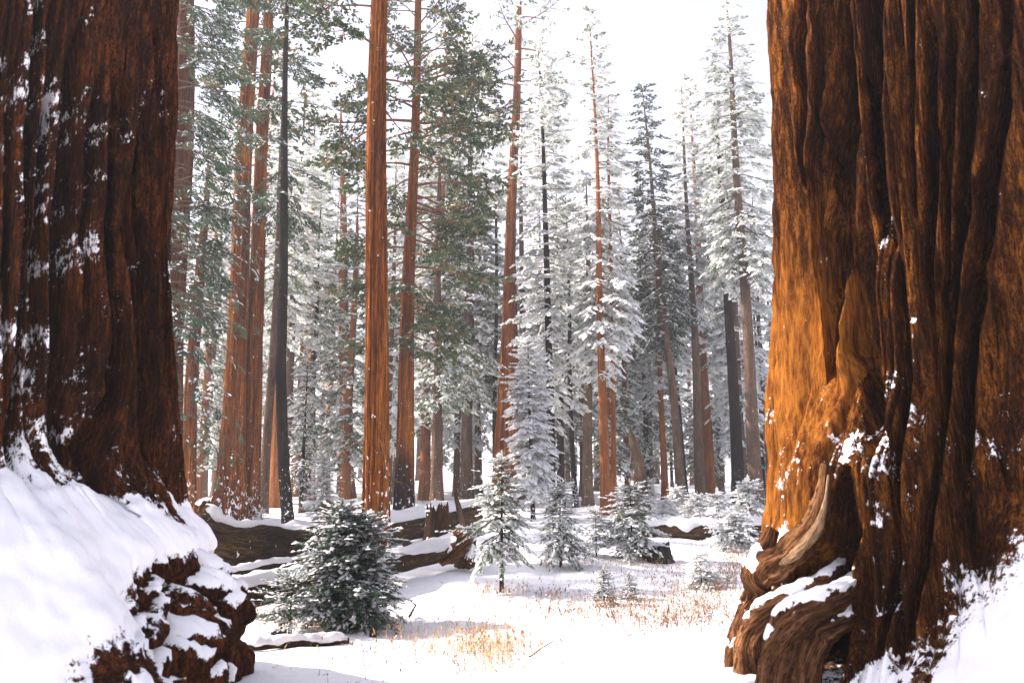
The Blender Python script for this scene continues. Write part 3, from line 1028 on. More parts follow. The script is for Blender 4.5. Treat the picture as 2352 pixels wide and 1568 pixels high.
lumpy_root(rgiant, 'root', [pt(1775, 1215, 6.99), pt(1752, 1275, 6.96), pt(1736, 1330, 6.90), pt(1738, 1378, 6.88)], [.05, .11, .13, .07], 'root', 12)
lumpy_root(rgiant, 'root', [pt(1748, 1330, 6.99), pt(1722, 1400, 6.96), pt(1706, 1460, 6.96), pt(1690, 1530, 6.94), pt(1684, 1590, 6.94)], [.09, .11, .12, .11, .11], 'root', 14)

# ------------------------------------------------------------------ forest trees
def tree(name, label, base_u, dep, w0, ctrl, H, bark, group=None, seq=False, flare=.35, crown=None, seed=1, dead=0, cat='tree', crown2=None, ns=None, dz=.4, flute=.17, nfl=13):
    """ctrl: list of (u, v, width) higher up the trunk, all in the reference frame at depth dep"""
    rng = rg(seed)
    B = gnd(base_u, dep)
    root = thing(name, label, cat, B, group)
    zz, xx, rr = [-.5, 0.0], [0.0, 0.0], [w0 * dep / F / 2] * 2
    for (u, v, w) in ctrl:
        q = pt(u, v, dep) - B
        zz.append(q[2]); xx.append(q[0]); rr.append(w * dep / F / 2)
    k = (xx[-1] - xx[-2]) / (zz[-1] - zz[-2])
    if H > zz[-1]:
        zz.append(H); xx.append(xx[-1] + k * (H - zz[-2])); rr.append(max(.02, rr[-1] * .12))
    cz, cx_, cr = np.array(zz), np.array(xx), np.array(rr)
    sm = rng.uniform(0, 6, 3)
    def axis(z):
        return np.array((np.interp(z, cz, cx_) + .05 * math.sin(z * .35 + sm[0]), .05 * math.sin(z * .3 + sm[1]), z))
    def rad(z):
        return float(np.interp(z, cz, cr))
    me = trunk_mesh(H, axis, rad, ns or (96 if seq else 26), dz, flute if seq else .03, nfl, seed, flare, .8 + rr[0], .025)
    link('trunk', me, M[bark], root)
    limbs = Buf()
    P, D, L = [], [], []
    if dead:
        zmax = (crown or {}).get('z0', H * .8)
        dead_twigs(rng, axis, rad, rng.uniform(1.5, max(2.5, zmax), dead), limbs, (.5, 1.6), (-.7, .2))
    fol = None
    if crown:
        c = dict(crown)
        nm, un, sn, lm, ls = c.pop('mat', 'needle'), c.pop('units', FIRU), c.pop('snow', .6), c.pop('lumps', 2), c.pop('lsize', .16)
        prof = c.pop('prof')
        twl = c.pop('twl', .5)
        conifer_branches(rng, H, c.pop('z0'), prof, c.pop('nb'), axis, rad, c.pop('e_low', -.35), c.pop('e_top', .5), c.pop('bend', .35), twl, limbs, P, D, L, **c)
        fol, s = assemble(rng, P, D, L, un, sn, lm, ls)
        add_foliage(root, fol, s, nm)
    if limbs.n:
        link('limbs', limbs.mesh('limbs'), M['seqtwig' if seq else 'twig'], root, 'stuff')
    return root

def cone(R, p=.8, low=.35):
    return lambda t: R * max(0.02, (1 - t)) ** p * (low + (1 - low) * min(1, t / .12))

def seqprof(R):
    return lambda t: R * (0.55 + .45 * math.sin(min(1, t * 1.25) * math.pi)) * (1 if t < .8 else (1 - t) / .2 * .9 + .1)

FIRC = dict(mat='needle', snow=.7, lumps=2, lsize=.24, e_low=-.45, e_top=.55, bend=.35)
WHITEC = dict(mat='needlef', snow=.92, lumps=3, lsize=.28, e_low=-.5, e_top=.55, bend=.35)
SEQC = dict(mat='needles', units=BRU, snow=.38, lumps=1, lsize=.2, e_low=-.15, e_top=.6, bend=.55, tipup=.5, tw_from=.4, lr=.014, twdroop=(-.5, .1))

# main sequoias in the clearing
tree('sequoia', 'tall straight orange-barked sequoia standing in front of the fallen log', 858, 18.3, 50, [(860, 1100, 56), (866, 600, 50), (872, 0, 41)], 34, 'seq', seq=True, flare=.28, seed=11,
     crown=dict(SEQC, snow=.3, z0=9.6, nb=50, prof=seqprof(2.9), twl=.42, azbias=(2.9, .5, .6)), dead=5)
tree('sequoia', 'slim sequoia with fire-blackened base and full green crown beside the straight orange one', 925, 32, 42, [(932, 900, 36), (945, 500, 25), (962, 0, 16)], 29, 'seqchar', seq=True, flare=.22, seed=12,
     crown=dict(SEQC, snow=.25, z0=7.5, nb=120, prof=seqprof(3.9), twl=.55, azbias=(-.2, .45, .7)), dead=6)
tree('sequoia', 'thicker left stem of the twin sequoias, streaked orange bark and flared base', 530, 33, 56, [(541, 800, 46), (576, 100, 32)], 38, 'seq', seq=True, flare=.5, seed=13,
     crown=dict(SEQC, z0=19, nb=40, prof=seqprof(2.6), twl=.55), dead=4)
tree('sequoia', 'thinner right stem of the twin sequoias, darker red-brown bark', 578, 33.6, 34, [(584, 800, 35), (612, 100, 25)], 37, 'seq', seq=True, flare=.35, seed=14,
     crown=dict(SEQC, z0=18, nb=40, prof=seqprof(2.6), twl=.55), dead=4)
tree('sequoia', 'broad sunlit sequoia with pale orange bark and frosted crown behind the snowy saplings', 1162, 48, 52, [(1164, 1000, 52), (1172, 600, 26), (1190, 100, 16)], 46, 'seq', seq=True, flare=.25, seed=15,
     crown=dict(SEQC, mat='needlef', snow=.6, z0=21, nb=80, prof=seqprof(4.0), twl=.8), dead=6)
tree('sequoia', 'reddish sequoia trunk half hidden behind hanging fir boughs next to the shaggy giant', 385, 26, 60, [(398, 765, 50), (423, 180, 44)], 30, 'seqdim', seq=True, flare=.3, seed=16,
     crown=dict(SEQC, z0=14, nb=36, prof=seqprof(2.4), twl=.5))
tree('sequoia', 'hazy pale sequoia with a rounded top far behind the clearing', 797, 62, 32, [(790, 700, 22), (785, 300, 9)], 36, 'cedar', seq=True, flare=.3, seed=17,
     crown=dict(SEQC, mat='needlef', snow=.7, z0=11, nb=90, prof=lambda t: 3.4 * (1 if t < .7 else max(.05, (1 - t) / .3) ** .6), twl=.8), dead=14)
# dark leaning fir, other stems on the left
tree('dark_fir', 'thin blackish bent fir stem flecked with snow beside the twin sequoias', 667, 28, 25, [(655, 1080, 25), (644, 850, 24), (650, 500, 19), (660, 60, 11)], 24, 'dark', seed=21, flare=.25,
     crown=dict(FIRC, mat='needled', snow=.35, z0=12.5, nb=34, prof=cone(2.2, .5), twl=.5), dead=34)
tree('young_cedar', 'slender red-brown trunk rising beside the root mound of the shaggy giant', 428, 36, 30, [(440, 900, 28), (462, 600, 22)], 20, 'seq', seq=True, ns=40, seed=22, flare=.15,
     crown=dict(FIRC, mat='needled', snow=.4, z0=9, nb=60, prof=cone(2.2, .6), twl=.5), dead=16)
tree('grey_fir', 'grey leaning fir stem between the twin sequoias and the blackish bent fir', 606, 37, 22, [(627, 800, 18), (640, 500, 13)], 22, 'fir', seed=23,
     crown=dict(FIRC, z0=10, nb=50, prof=cone(2.2, .6), twl=.55), dead=14)
tree('cedar', 'short stretch of bright orange trunk behind the blackish bent fir', 631, 45, 30, [(641, 900, 24), (650, 500, 16)], 26, 'cedar', seq=True, ns=40, seed=24,
     crown=dict(FIRC, mat='needlef', snow=.7, z0=10, nb=60, prof=cone(2.6, .6), twl=.6), dead=8)
tree('cedar', 'thin pale orange trunk fading into haze above the snowy fir boughs', 712, 58, 19, [(716, 850, 18), (718, 600, 14)], 26, 'cedar', seq=True, ns=32, seed=25,
     crown=dict(FIRC, mat='needlef', snow=.7, z0=13, nb=60, prof=cone(2.8, .6), twl=.7), dead=14)
# centre
tree('fir', 'grey-brown fir stem rising behind the broken stump, olive snowy boughs', 1001, 40, 22, [(1003, 900, 20), (1006, 640, 16), (1010, 450, 10)], 22, 'fir', seed=31,
     crown=dict(FIRC, mat='needle', snow=.7, z0=5.2, nb=90, prof=cone(3.0, .45), twl=.55), dead=14)
tree('cedar', 'thin orange-brown trunk behind the far end of the fallen log', 1073, 54, 20, [(1071, 880, 17), (1072, 700, 13)], 20, 'cedar', seq=True, ns=32, seed=32,
     crown=dict(FIRC, mat='needle', snow=.7, z0=7.5, nb=80, prof=cone(3.2, .5), twl=.65), dead=4)
tree('fir', 'thin dark stem close beside the broad sunlit sequoia', 1137, 52, 11, [(1138, 800, 9), (1140, 500, 6)], 24, 'dark', seed=33,
     crown=dict(FIRC, z0=7, nb=80, prof=cone(2.4, .5), twl=.6), dead=4)
tree('snowy_fir', 'tall narrow fir loaded with white snow, dark stem, right against the broad sunlit sequoia', 1266, 40, 19, [(1258, 600, 14), (1240, 200, 6)], 27, 'dark', seed=34,
     crown=dict(WHITEC, z0=4.5, nb=150, prof=cone(2.0, .45), twl=.5), dead=18)
tree('snowy_fir', 'short dense fir thickly plastered with snow below the tall narrow one', 1222, 33, 9, [(1218, 950, 6)], 8.0, 'dark', seed=35,
     crown=dict(WHITEC, z0=1.3, nb=170, prof=cone(1.45, .6), twl=.36, snow=1.0, lumps=4, lsize=.3))
tree('cedar', 'sunlit orange-tan trunk below a pale frosted spire in the middle of the grove', 1389, 38, 21, [(1384, 900, 18), (1375, 500, 11), (1358, 90, 3)], 28.0, 'cedar', seq=True, ns=40, seed=36,
     crown=dict(WHITEC, z0=7, nb=150, prof=cone(2.2, .6), twl=.5), dead=16)
tree('cedar', 'thinner tan trunk with frosted top beside the sunlit orange-tan one', 1413, 39.5, 13, [(1408, 900, 11), (1400, 400, 7)], 23.5, 'cedar', seq=True, ns=32, seed=37,
     crown=dict(WHITEC, z0=8.5, nb=90, prof=cone(1.7, .6), twl=.5), dead=8)
tree('fir', 'dark brown fir stem with many short dead twigs behind the snowy saplings', 1350, 47, 23, [(1352, 900, 20), (1350, 650, 13)], 22, 'fir', seed=38,
     crown=dict(WHITEC, z0=8, nb=90, prof=cone(2.3, .5), twl=.55), dead=46)
tree('fir', 'slim blackish fir stem left of the twiggy brown one', 1322, 44, 13, [(1312, 950, 11), (1306, 700, 8)], 19, 'dark', seed=39,
     crown=dict(FIRC, snow=.8, z0=7, nb=70, prof=cone(1.9, .5), twl=.5), dead=12)
tree('fir', 'thin dark stem in the deep shade beside the tall narrow snowy fir', 1293, 50, 12, [(1288, 900, 10), (1284, 700, 8)], 20, 'dark', seed=40,
     crown=dict(FIRC, snow=.7, z0=8, nb=70, prof=cone(1.9, .5), twl=.55), dead=10)
# right
tree('fir', 'left of a crossing pair of leaning fir stems, dark frosted spire above', 1566, 48, 22, [(1545, 900, 18), (1512, 600, 12), (1484, 300, 5)], 29, 'fir', seed=41,
     crown=dict(FIRC, mat='needled', snow=.62, z0=10, nb=130, prof=cone(2.5, .6), twl=.6, bend=.5), dead=12)
tree('fir', 'right of a crossing pair of leaning fir stems, thinner and darker', 1578, 52, 14, [(1552, 900, 13), (1530, 700, 9)], 22, 'dark', seed=42,
     crown=dict(WHITEC, z0=10, nb=70, prof=cone(2.0, .5), twl=.6), dead=8)
tree('fir', 'reddish-brown fir stem under a slender pale spire, beside the leaning pair', 1612, 50, 23, [(1601, 900, 19), (1585, 600, 12), (1567, 260, 4)], 30, 'fir', seed=43,
     crown=dict(WHITEC, z0=12, nb=130, prof=cone(1.9, .6), twl=.55), dead=12)
tree('fir', 'thick dark fir trunk next to the grey speckled one near the orange giant', 1696, 48, 29, [(1683, 850, 23), (1655, 420, 13)], 28, 'dark', seed=44,
     crown=dict(WHITEC, z0=14, nb=80, prof=cone(2.0, .5), twl=.6), dead=22)
tree('fir', 'tall grey fir trunk speckled with snow, frosted grey-green crown, nearest the orange giant', 1740, 44, 31, [(1722, 850, 26), (1690, 350, 16), (1670, 30, 6)], 33, 'fir', seed=45,
     crown=dict(FIRC, mat='needlef', snow=.62, z0=13.5, nb=150, prof=cone(2.9, .5), twl=.6, bend=.5), dead=16)
tree('fir', 'thin grey stem partly hidden by the flank of the orange giant', 1772, 58, 13, [(1752, 900, 11), (1735, 600, 8)], 25, 'fir', seed=46,
     crown=dict(WHITEC, z0=9, nb=80, prof=cone(2.2, .5), twl=.65), dead=10)
tree('fir', 'straight thin brown stem behind the leaning broken snag', 1497, 60, 12, [(1490, 900, 11), (1482, 650, 8)], 27, 'fir', seed=47,
     crown=dict(WHITEC, z0=9, nb=90, prof=cone(2.3, .55), twl=.65), dead=10)
tree('cedar', 'slim orange-brown stem just behind the leaning broken snag', 1441, 55, 12, [(1436, 900, 11), (1428, 650, 8)], 24, 'cedar', seq=True, ns=32, seed=48,
     crown=dict(WHITEC, z0=8, nb=90, prof=cone(2.2, .55), twl=.6), dead=10)

# shaded fir whose boughs hang past the shaggy giant
def hanging_fir():
    rng = rg(51)
    dep = 17.0
    B = gnd(352, dep)
    root = thing('shaded_fir', 'shaded fir with long drooping frosted boughs and bare twigs beside the shaggy giant', 'tree', B)
    axis = lambda z: np.array((-.055 * z, 0, z))
    rad = lambda z: float(np.interp(z, [0, 20.5], [.25, .04]))
    link('trunk', trunk_mesh(20.5, axis, rad, 24, .4, 0, 9, 5, .2, .6), M['dark'], root)
    limbs = Buf()
    P, D, L = [], [], []
    conifer_branches(rng, 20, 5.0, lambda t: 1.4 + .45 * math.sin(t * 3.1), 115, axis, rad, .05, .3, .75, .38, limbs, P, D, L, tw_from=.28, dens=.78, azbias=(.1, .7, .6), lr=.009, twdroop=(-.6, 0))
    # bare lower boughs sweeping down to the right
    for i in range(36):
        z = rng.uniform(2.6, 9.0)
        az = rng.normal(0, .6)
        hd = np.array((math.cos(az), math.sin(az), 0))
        el = rng.uniform(-.25, .25)
        Lb = rng.uniform(1.3, 3.1)
        pts = [axis(z)]
        for s in range(8):
            d = hd * math.cos(el) + np.array((0, 0, math.sin(el))) + rng.normal(0, .05, 3)
            pts.append(pts[-1] + d * Lb / 8)
            el -= rng.uniform(.03, .19)
        pts = np.array(pts)
        limbs.add(*tube_arr(pts, .016 * np.linspace(1, .25, 9), 4))
        for g in range(rng.integers(4, 9)):
            k = rng.integers(2, 8)
            q = pts[k]
            d = (pts[k] - pts[k - 1]) / np.linalg.norm(pts[k] - pts[k - 1])
            sv = np.cross((0, 0, 1.0), d) * rng.choice((-1, 1))
            dd = d * .6 + sv * .6 + np.array((0, 0, rng.uniform(-.5, .1)))
            sp = [q]
            for h in range(4):
                dd = dd + rng.normal(0, .12, 3) + np.array((0, 0, -.12))
                sp.append(sp[-1] + dd * rng.uniform(.08, .2))
            limbs.add(*tube_arr(np.array(sp), .008 * np.linspace(1, .4, 5), 3))
            if rng.uniform() < .45:
                P.append(sp[-1]); D.append(dd); L.append(.32)
    fol, s = assemble(rng, P, D, L, FIRU_FINE, .45, 2, .15)
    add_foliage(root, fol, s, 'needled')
    link('limbs', limbs.mesh('limbs'), M['twig'], root, 'stuff')
hanging_fir()

# ------------------------------------------------------------------ background forest: copies of a few firs
BGL = ['pale frosted far fir with slim brown stem and boughs nearly to the snow', 'darker green far fir with blackish stem and low boughs',
       'tall pale frosted far fir with brown stem and high-set boughs', 'short grey-green far fir with orange stem and boughs down to the snow',
       'tallest pale far fir with orange stem bare in its lower third']
BGG = ['pale brown-stemmed far firs', 'dark-stemmed far firs', 'tall brown-stemmed far firs', 'short orange-stemmed far firs', 'tall orange-stemmed far firs']
def proto(seed, H, z0, R, bark, white, w, nb=110):
    c = dict(WHITEC if white else FIRC, z0=z0, nb=nb, prof=cone(R, .5), twl=.85)
    return tree('distant_fir', BGL[seed - 61], 1176, 60, w, [(1176, 700, w * .7)], H, bark, BGG[seed - 61], seed=seed, crown=c, dead=14, dz=.8, ns=16)
PROTOS = [proto(61, 30, 4, 2.6, 'fir', True, 18), proto(62, 26, 3, 2.4, 'dark', False, 13), proto(63, 34, 7, 2.8, 'fir', True, 22), proto(64, 22, 2, 2.5, 'cedar', False, 15), proto(65, 36, 10, 3.0, 'cedar', True, 24)]
def scatter():
    rng = random.Random(7)
    spots = []
    for row, (d0, d1, n, ua, ub) in enumerate([(50, 60, 15, 420, 1780), (60, 78, 26, 380, 1800), (78, 105, 24, 340, 1830), (105, 150, 22, 300, 1850)]):
        for i in range(n):
            u = ua + (ub - ua) * (i + rng.uniform(.1, .9)) / n
            spots.append((u, rng.uniform(d0, d1)))
    first = set()
    for (u, d) in spots:
        # the open sky gap in the middle right of the picture keeps shorter trees
        k = rng.randrange(5)
        s = rng.uniform(.75, 1.15)
        if 1290 < u < 1620:
            s = min(s, (.40 * d) / [30, 26, 34, 22, 36][k])
            s = max(s, .5)
        elif 700 < u < 860:
            s = min(s, (.44 * d) / [30, 26, 34, 22, 36][k])
        p = gnd(u, d)
        if k not in first:
            first.add(k)
            r = PROTOS[k]
            r.location = Vector(p.tolist())
            r.rotation_euler = (0, 0, rng.uniform(0, 6.28))
            r.scale = (s, s, s)
        else:
            dup(PROTOS[k], p, rng.uniform(0, 6.28), (s * rng.uniform(.9, 1.1), s * rng.uniform(.9, 1.1), s))
scatter()
# trees of the same grove standing to the left of the picture, they dapple the clearing
def side_grove():
    rng = random.Random(19)
    for (x, y) in [(-24, 25), (-30, 33), (-33, 19), (-21, 31)]:
        k = rng.randrange(5)
        s = rng.uniform(.8, 1.1)
        dup(PROTOS[k], (x, y, float(ground(x, y))), rng.uniform(0, 6.28), (s, s, s), 'fir in the grove to the left of the shaggy giant trunk', 'firs left of the shaggy giant')
side_grove()

# ------------------------------------------------------------------ saplings
def sapling(name, label, u, v, top_v, width_px, seed, mat='needle', snow=.8, bare=.12, whorl=6, wsp=.075, group=None, prof=.85, stems=1, lean=0.0, droop=.25, bark='dark', e_low=-.15, dens=1.0, lumps=3):
    rng = rg(seed)
    B = gp(u, v)
    dep = B[1]
    top = pt(u, top_v, dep)
    H = top[2] - B[2]
    R = 1.16 * width_px * dep / F / 2
    root = thing(name, label, 'sapling', B, group)
    limbs = Buf()
    P, D, L = [], [], []
    tb = Buf()
    for st in range(stems):
        ox = 0 if stems == 1 else (st - (stems - 1) / 2) * R * .42
        Hs = H * (1 if st == 0 else rng.uniform(.8, .95))
        bx = ox * .3
        axis = lambda z, ox=ox, Hs=Hs, bx=bx: np.array((bx + (ox - bx) * min(1, z / Hs * 1.6) + lean * z, .0, z))
        r0 = .016 * H + .004
        zs = np.linspace(-.05, Hs, 12)
        tb.add(*tube_arr(np.array([axis(z) for z in zs]), np.interp(zs, [0, Hs], [r0, r0 * .15]), 8))
        z = bare * H
        k = 0
        twl = max(.055, .16 * R * 1.6)
        while z < Hs * .97:
            t = (z - bare * H) / (Hs - bare * H)
            Lb0 = R * ((1 - t) ** prof) * min(1, .55 + t * 3.5)
            for b in range(whorl):
                az = b * 2 * math.pi / whorl + k * 1.1 + rng.uniform(-.3, .3)
                gap = vnoise(math.cos(az) * 1.3, math.sin(az) * 1.3, z / H * 4.5, seed)
                if gap < -.5 and t < .85:
                    continue
                Lb = max(Lb0 * rng.uniform(.6, 1.18) * (1 + .4 * gap), twl * .7)
                e0 = e_low + .75 * t ** 1.5 + rng.normal(0, .17)
                hd = np.array((math.cos(az), math.sin(az), 0))
                pts = [axis(z)]
                for s in range(1, 6):
                    el = e0 - droop * (s / 5)
                    pts.append(pts[-1] + (hd * math.cos(el) + np.array((0, 0, math.sin(el)))) * Lb / 5)
                pts = np.array(pts)
                limbs.add(*tube_arr(pts, (r0 * .32) * np.linspace(1, .25, 6), 3))
                f = .22
                sd = 1
                while f < 1:
                    x = f * 5
                    kk = min(int(x), 4)
                    p = pts[kk] + (pts[kk + 1] - pts[kk]) * (x - kk)
                    d = pts[kk + 1] - pts[kk]
                    d = d / np.linalg.norm(d)
                    sv = np.cross((0, 0, 1.0), d)
                    an = rng.uniform(.55, 1.0) * sd
                    lt = min(twl * 1.6, max(twl * .7, Lb * .55 * (1 - f) + twl * .4))
                    t2 = d * math.cos(an) + sv * math.sin(an) + np.array((0, 0, rng.uniform(-.5, .18)))
                    P.append(p); D.append(t2); L.append(lt * rng.uniform(.8, 1.15))
                    sd = -sd
                    f += twl * .38 / Lb / dens
                P.append(pts[-1]); D.append(pts[-1] - pts[-2]); L.append(twl * 1.1)
            z += wsp * H * (1.1 - .55 * t) * rng.uniform(.8, 1.2)
            k += 1
        P.append(axis(Hs * .93)); D.append(np.array((0, .05, 1.0))); L.append(twl * 1.2)
    fol, s = assemble(rng, P, D, L, FIRU_FINE, snow, lumps, .2, fine=False)
    add_foliage(root, fol, s, mat)
    link('trunk', tb.mesh('trunk'), M[bark], root)
    link('limbs', limbs.mesh('limbs'), M['twig'], root, 'stuff')
    return root

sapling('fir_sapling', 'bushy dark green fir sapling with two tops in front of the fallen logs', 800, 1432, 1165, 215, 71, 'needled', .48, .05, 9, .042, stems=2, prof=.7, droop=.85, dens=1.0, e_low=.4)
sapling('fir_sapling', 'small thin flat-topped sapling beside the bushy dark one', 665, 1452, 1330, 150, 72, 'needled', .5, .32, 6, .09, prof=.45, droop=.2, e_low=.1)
sapling('fir_sapling', 'snowy fir sapling on a bare dark stem with layered top, alone in the clearing', 1152, 1358, 1045, 175, 73, 'needle', .6, .30, 7, .052, prof=.72, droop=.45, bark='dark', e_low=-.15)
sapling('fir_sapling', 'snow-laden sapling with tan grass at its foot, next to the bare-stemmed one', 1288, 1302, 1105, 128, 74, 'needle', .9, .18, 7, .055, prof=.7, droop=.45)
sapling('fir_sapling', 'slim small sapling between two broader snowy ones', 1370, 1280, 1168, 90, 75, 'needle', .85, .2, 6, .07, prof=.7, droop=.35)
sapling('fir_sapling', 'broad snowy sapling beside the charred stump, green showing at its base', 1452, 1285, 1112, 150, 76, 'needle', .85, .08, 7, .06, prof=.7, droop=.45)
sapling('fir_sapling', 'little dark blue-green fir standing in dry weeds', 1388, 1392, 1306, 66, 77, 'needled', .7, .1, 7, .08, prof=.7, droop=.1)
sapling('fir_sapling', 'tiny fir right beside the little blue-green one', 1447, 1378, 1320, 50, 78, 'needled', .75, .12, 6, .1, prof=.7, droop=.1)
sapling('fir_sapling', 'low frosted fir clump in the weeds near the orange giant', 1612, 1352, 1268, 105, 79, 'needlef', .9, .05, 7, .09, prof=.6, droop=.3)
sapling('fir_sapling', 'pale frosted sapling behind the fallen log near the blackish bent fir', 738, 1200, 1045, 85, 80, 'needlef', .7, .06, 7, .05, prof=.8, droop=.35)
sapling('fir_sapling', 'little frosted sapling growing on top of the big log at its root end', 517, 1178, 1112, 48, 81, 'needlef', .8, .1, 6, .09, prof=.6, droop=.1)
sapling('fir_sapling', 'tiny bushy sapling behind the big log beside the twin sequoias', 600, 1207, 1168, 34, 82, 'needlef', .7, .05, 6, .11, prof=.6)
sapling('fir_sapling', 'tall dark-hearted fir with snow-heaped boughs behind the blackish bent fir', 690, 1176, 832, 84, 83, 'needled', .9, .2, 7, .05, prof=.6, droop=.5)
for i, (u, v, tv, w, lab) in enumerate([(1492, 1178, 1100, 66, 'white snow-buried sapling at the foot of the leaning broken snag'), (1556, 1186, 1120, 74, 'white snow-buried sapling below the crossing pair of fir stems'),
        (1604, 1192, 1140, 90, 'low wide white sapling below the reddish-brown fir stem'), (1652, 1236, 1132, 110, 'tall white sapling standing in front of the snow-blanketed log'),
        (1724, 1205, 1105, 110, 'white snow-buried sapling at the foot of the grey speckled fir'), (1690, 1262, 1180, 130, 'broad low white sapling in the weeds beside the orange giant'),
        (1530, 1196, 1150, 66, 'smallest snow-buried white sapling, between two larger white ones')]):
    sapling('fir_sapling', lab, u, v, tv, w, 84 + i, 'needlef', 1.0, .04, 7, .07, group='snow-buried saplings along the clearing edge', prof=.7, droop=.45, lumps=3)

# ------------------------------------------------------------------ fallen logs, stumps, snag
def log(name, label, pts, rads, seed, mat='log', snow_w=1.05, thick=.05, n=70, ns=26, parent=None, rough=.14):
    P = curve(pts, n)
    R = np.interp(np.linspace(0, 1, n), np.linspace(0, 1, len(rads)), rads)
    R = R * (1 + .06 * vnoise(np.arange(n) * .17, seed, 0, seed))
    root = thing(name, label, 'log', P[0])
    off = P[0]
    def fn(t, a):
        return 1 + rough * fbm(np.cos(a) * 1.6, np.sin(a) * 1.6, t * 7, 3, seed) + .05 * vnoise(np.cos(a) * 7, np.sin(a) * 7, t * 5, seed + 4)
    V, Q, T = tube_arr(P, R, ns, fn=fn)
    link('trunk', mesh_np('trunk', V - off, Q, T, {'grain': grain_of(P, R, ns)}), M[mat], root)
    # snow cap along the top
    Tn = np.gradient(P, axis=0)
    Tn /= np.linalg.norm(Tn, axis=1)[:, None]
    X = np.cross(Tn, (0, 0, 1.0))
    X /= np.linalg.norm(X, axis=1)[:, None]
    Y = np.cross(X, Tn)
    m = 17
    tt = np.linspace(0, 1, n)[:, None]
    half = snow_w * (1 + .30 * fbm(tt * 9, seed, 2, 3, seed + 6)) + 0 * np.linspace(0, 1, m)[None]
    shift = .25 * vnoise(tt * 6, 1, seed, seed + 8)
    a = np.linspace(-1, 1, m)[None] * half + shift
    prof = np.sqrt(np.maximum(0, 1 - np.linspace(-1, 1, m)[None] ** 2))
    ends = np.minimum(1, np.minimum(tt, 1 - tt) * 14 + .05)
    ra = R[:, None] * fn(tt, (np.pi / 2 - a)) + thick * prof * ends * (1 + .6 * fbm(tt * 16, a * 1.5, seed, 3, seed + 9)) - .012 + .004
    V = P[:, None] + ra[..., None] * (X[:, None] * np.sin(a)[..., None] + Y[:, None] * np.cos(a)[..., None])
    link('snow_cap', mesh_np('snow_cap', V.reshape(-1, 3) - off, grid_quads(n, m, False)), M['snowfine'], root)
    return root

lg = log('fallen_log', 'massive snow-topped fallen trunk lying behind the saplings',
    [pt(440, 1206, 13.2), pt(520, 1244, 13.6), pt(620, 1254, 15.2), pt(740, 1243, 17.2), pt(860, 1224, 19.6), pt(980, 1199, 22.8), pt(1086, 1174, 26)],
    [.46, .44, .37, .36, .37, .38, .40], 3, thick=.09, n=110, ns=48, snow_w=.85, rough=.34)
lumpy_root(lg, 'root_stub', [pt(470, 1190, 13.3), pt(462, 1168, 13.3), pt(480, 1150, 13.4)], [.16, .12, .05], 'root', 31)
lumpy_root(lg, 'branch_stub', [pt(770, 1185, 17.0), pt(752, 1165, 16.9), pt(748, 1148, 16.9)], [.2, .16, .06], 'root', 33)
log('fallen_log', 'slim dark snow-streaked log squeezed between the massive log and the rounded one',
    [pt(500, 1334, 12.3), pt(600, 1314, 13.0), pt(720, 1290, 14.2), pt(860, 1285, 15.5)], [.15, .14, .13, .12], 5, thick=.05, snow_w=.9, rough=.18)
log('fallen_log', 'rounded snow-covered log running behind the bushy dark sapling to the broken root',
    [pt(500, 1378, 10.4), pt(600, 1354, 10.9), pt(720, 1330, 11.7), pt(860, 1304, 13.0), pt(960, 1278, 14.3), pt(1045, 1252, 15.4)], [.22, .215, .2, .18, .19, .24], 6, thick=.06, n=90, snow_w=1.15)
log('fallen_log', 'thin snow-buried log on the clearing floor beside the charred stub',
    [gp(560, 1490) + (0, 0, .03), gp(680, 1484) + (0, 0, .04), gp(800, 1478) + (0, 0, .03)], [.05, .055, .045], 8, mat='root' if False else 'log', thick=.045, n=40, ns=14, snow_w=1.5)
log('fallen_log', 'long snow-blanketed log in front of the white sapling row',
    [pt(1480, 1213, 24), pt(1600, 1216, 23), pt(1760, 1214, 22)], [.24, .25, .26], 9, thick=.1, n=50, ns=20, snow_w=1.35)
log('fallen_log', 'short snow-topped log far back between the blackish bent fir and the straight orange sequoia',
    [pt(690, 1165, 36), pt(760, 1163, 37), pt(830, 1160, 38)], [.22, .22, .2], 10, thick=.08, n=30, ns=14, snow_w=1.2)

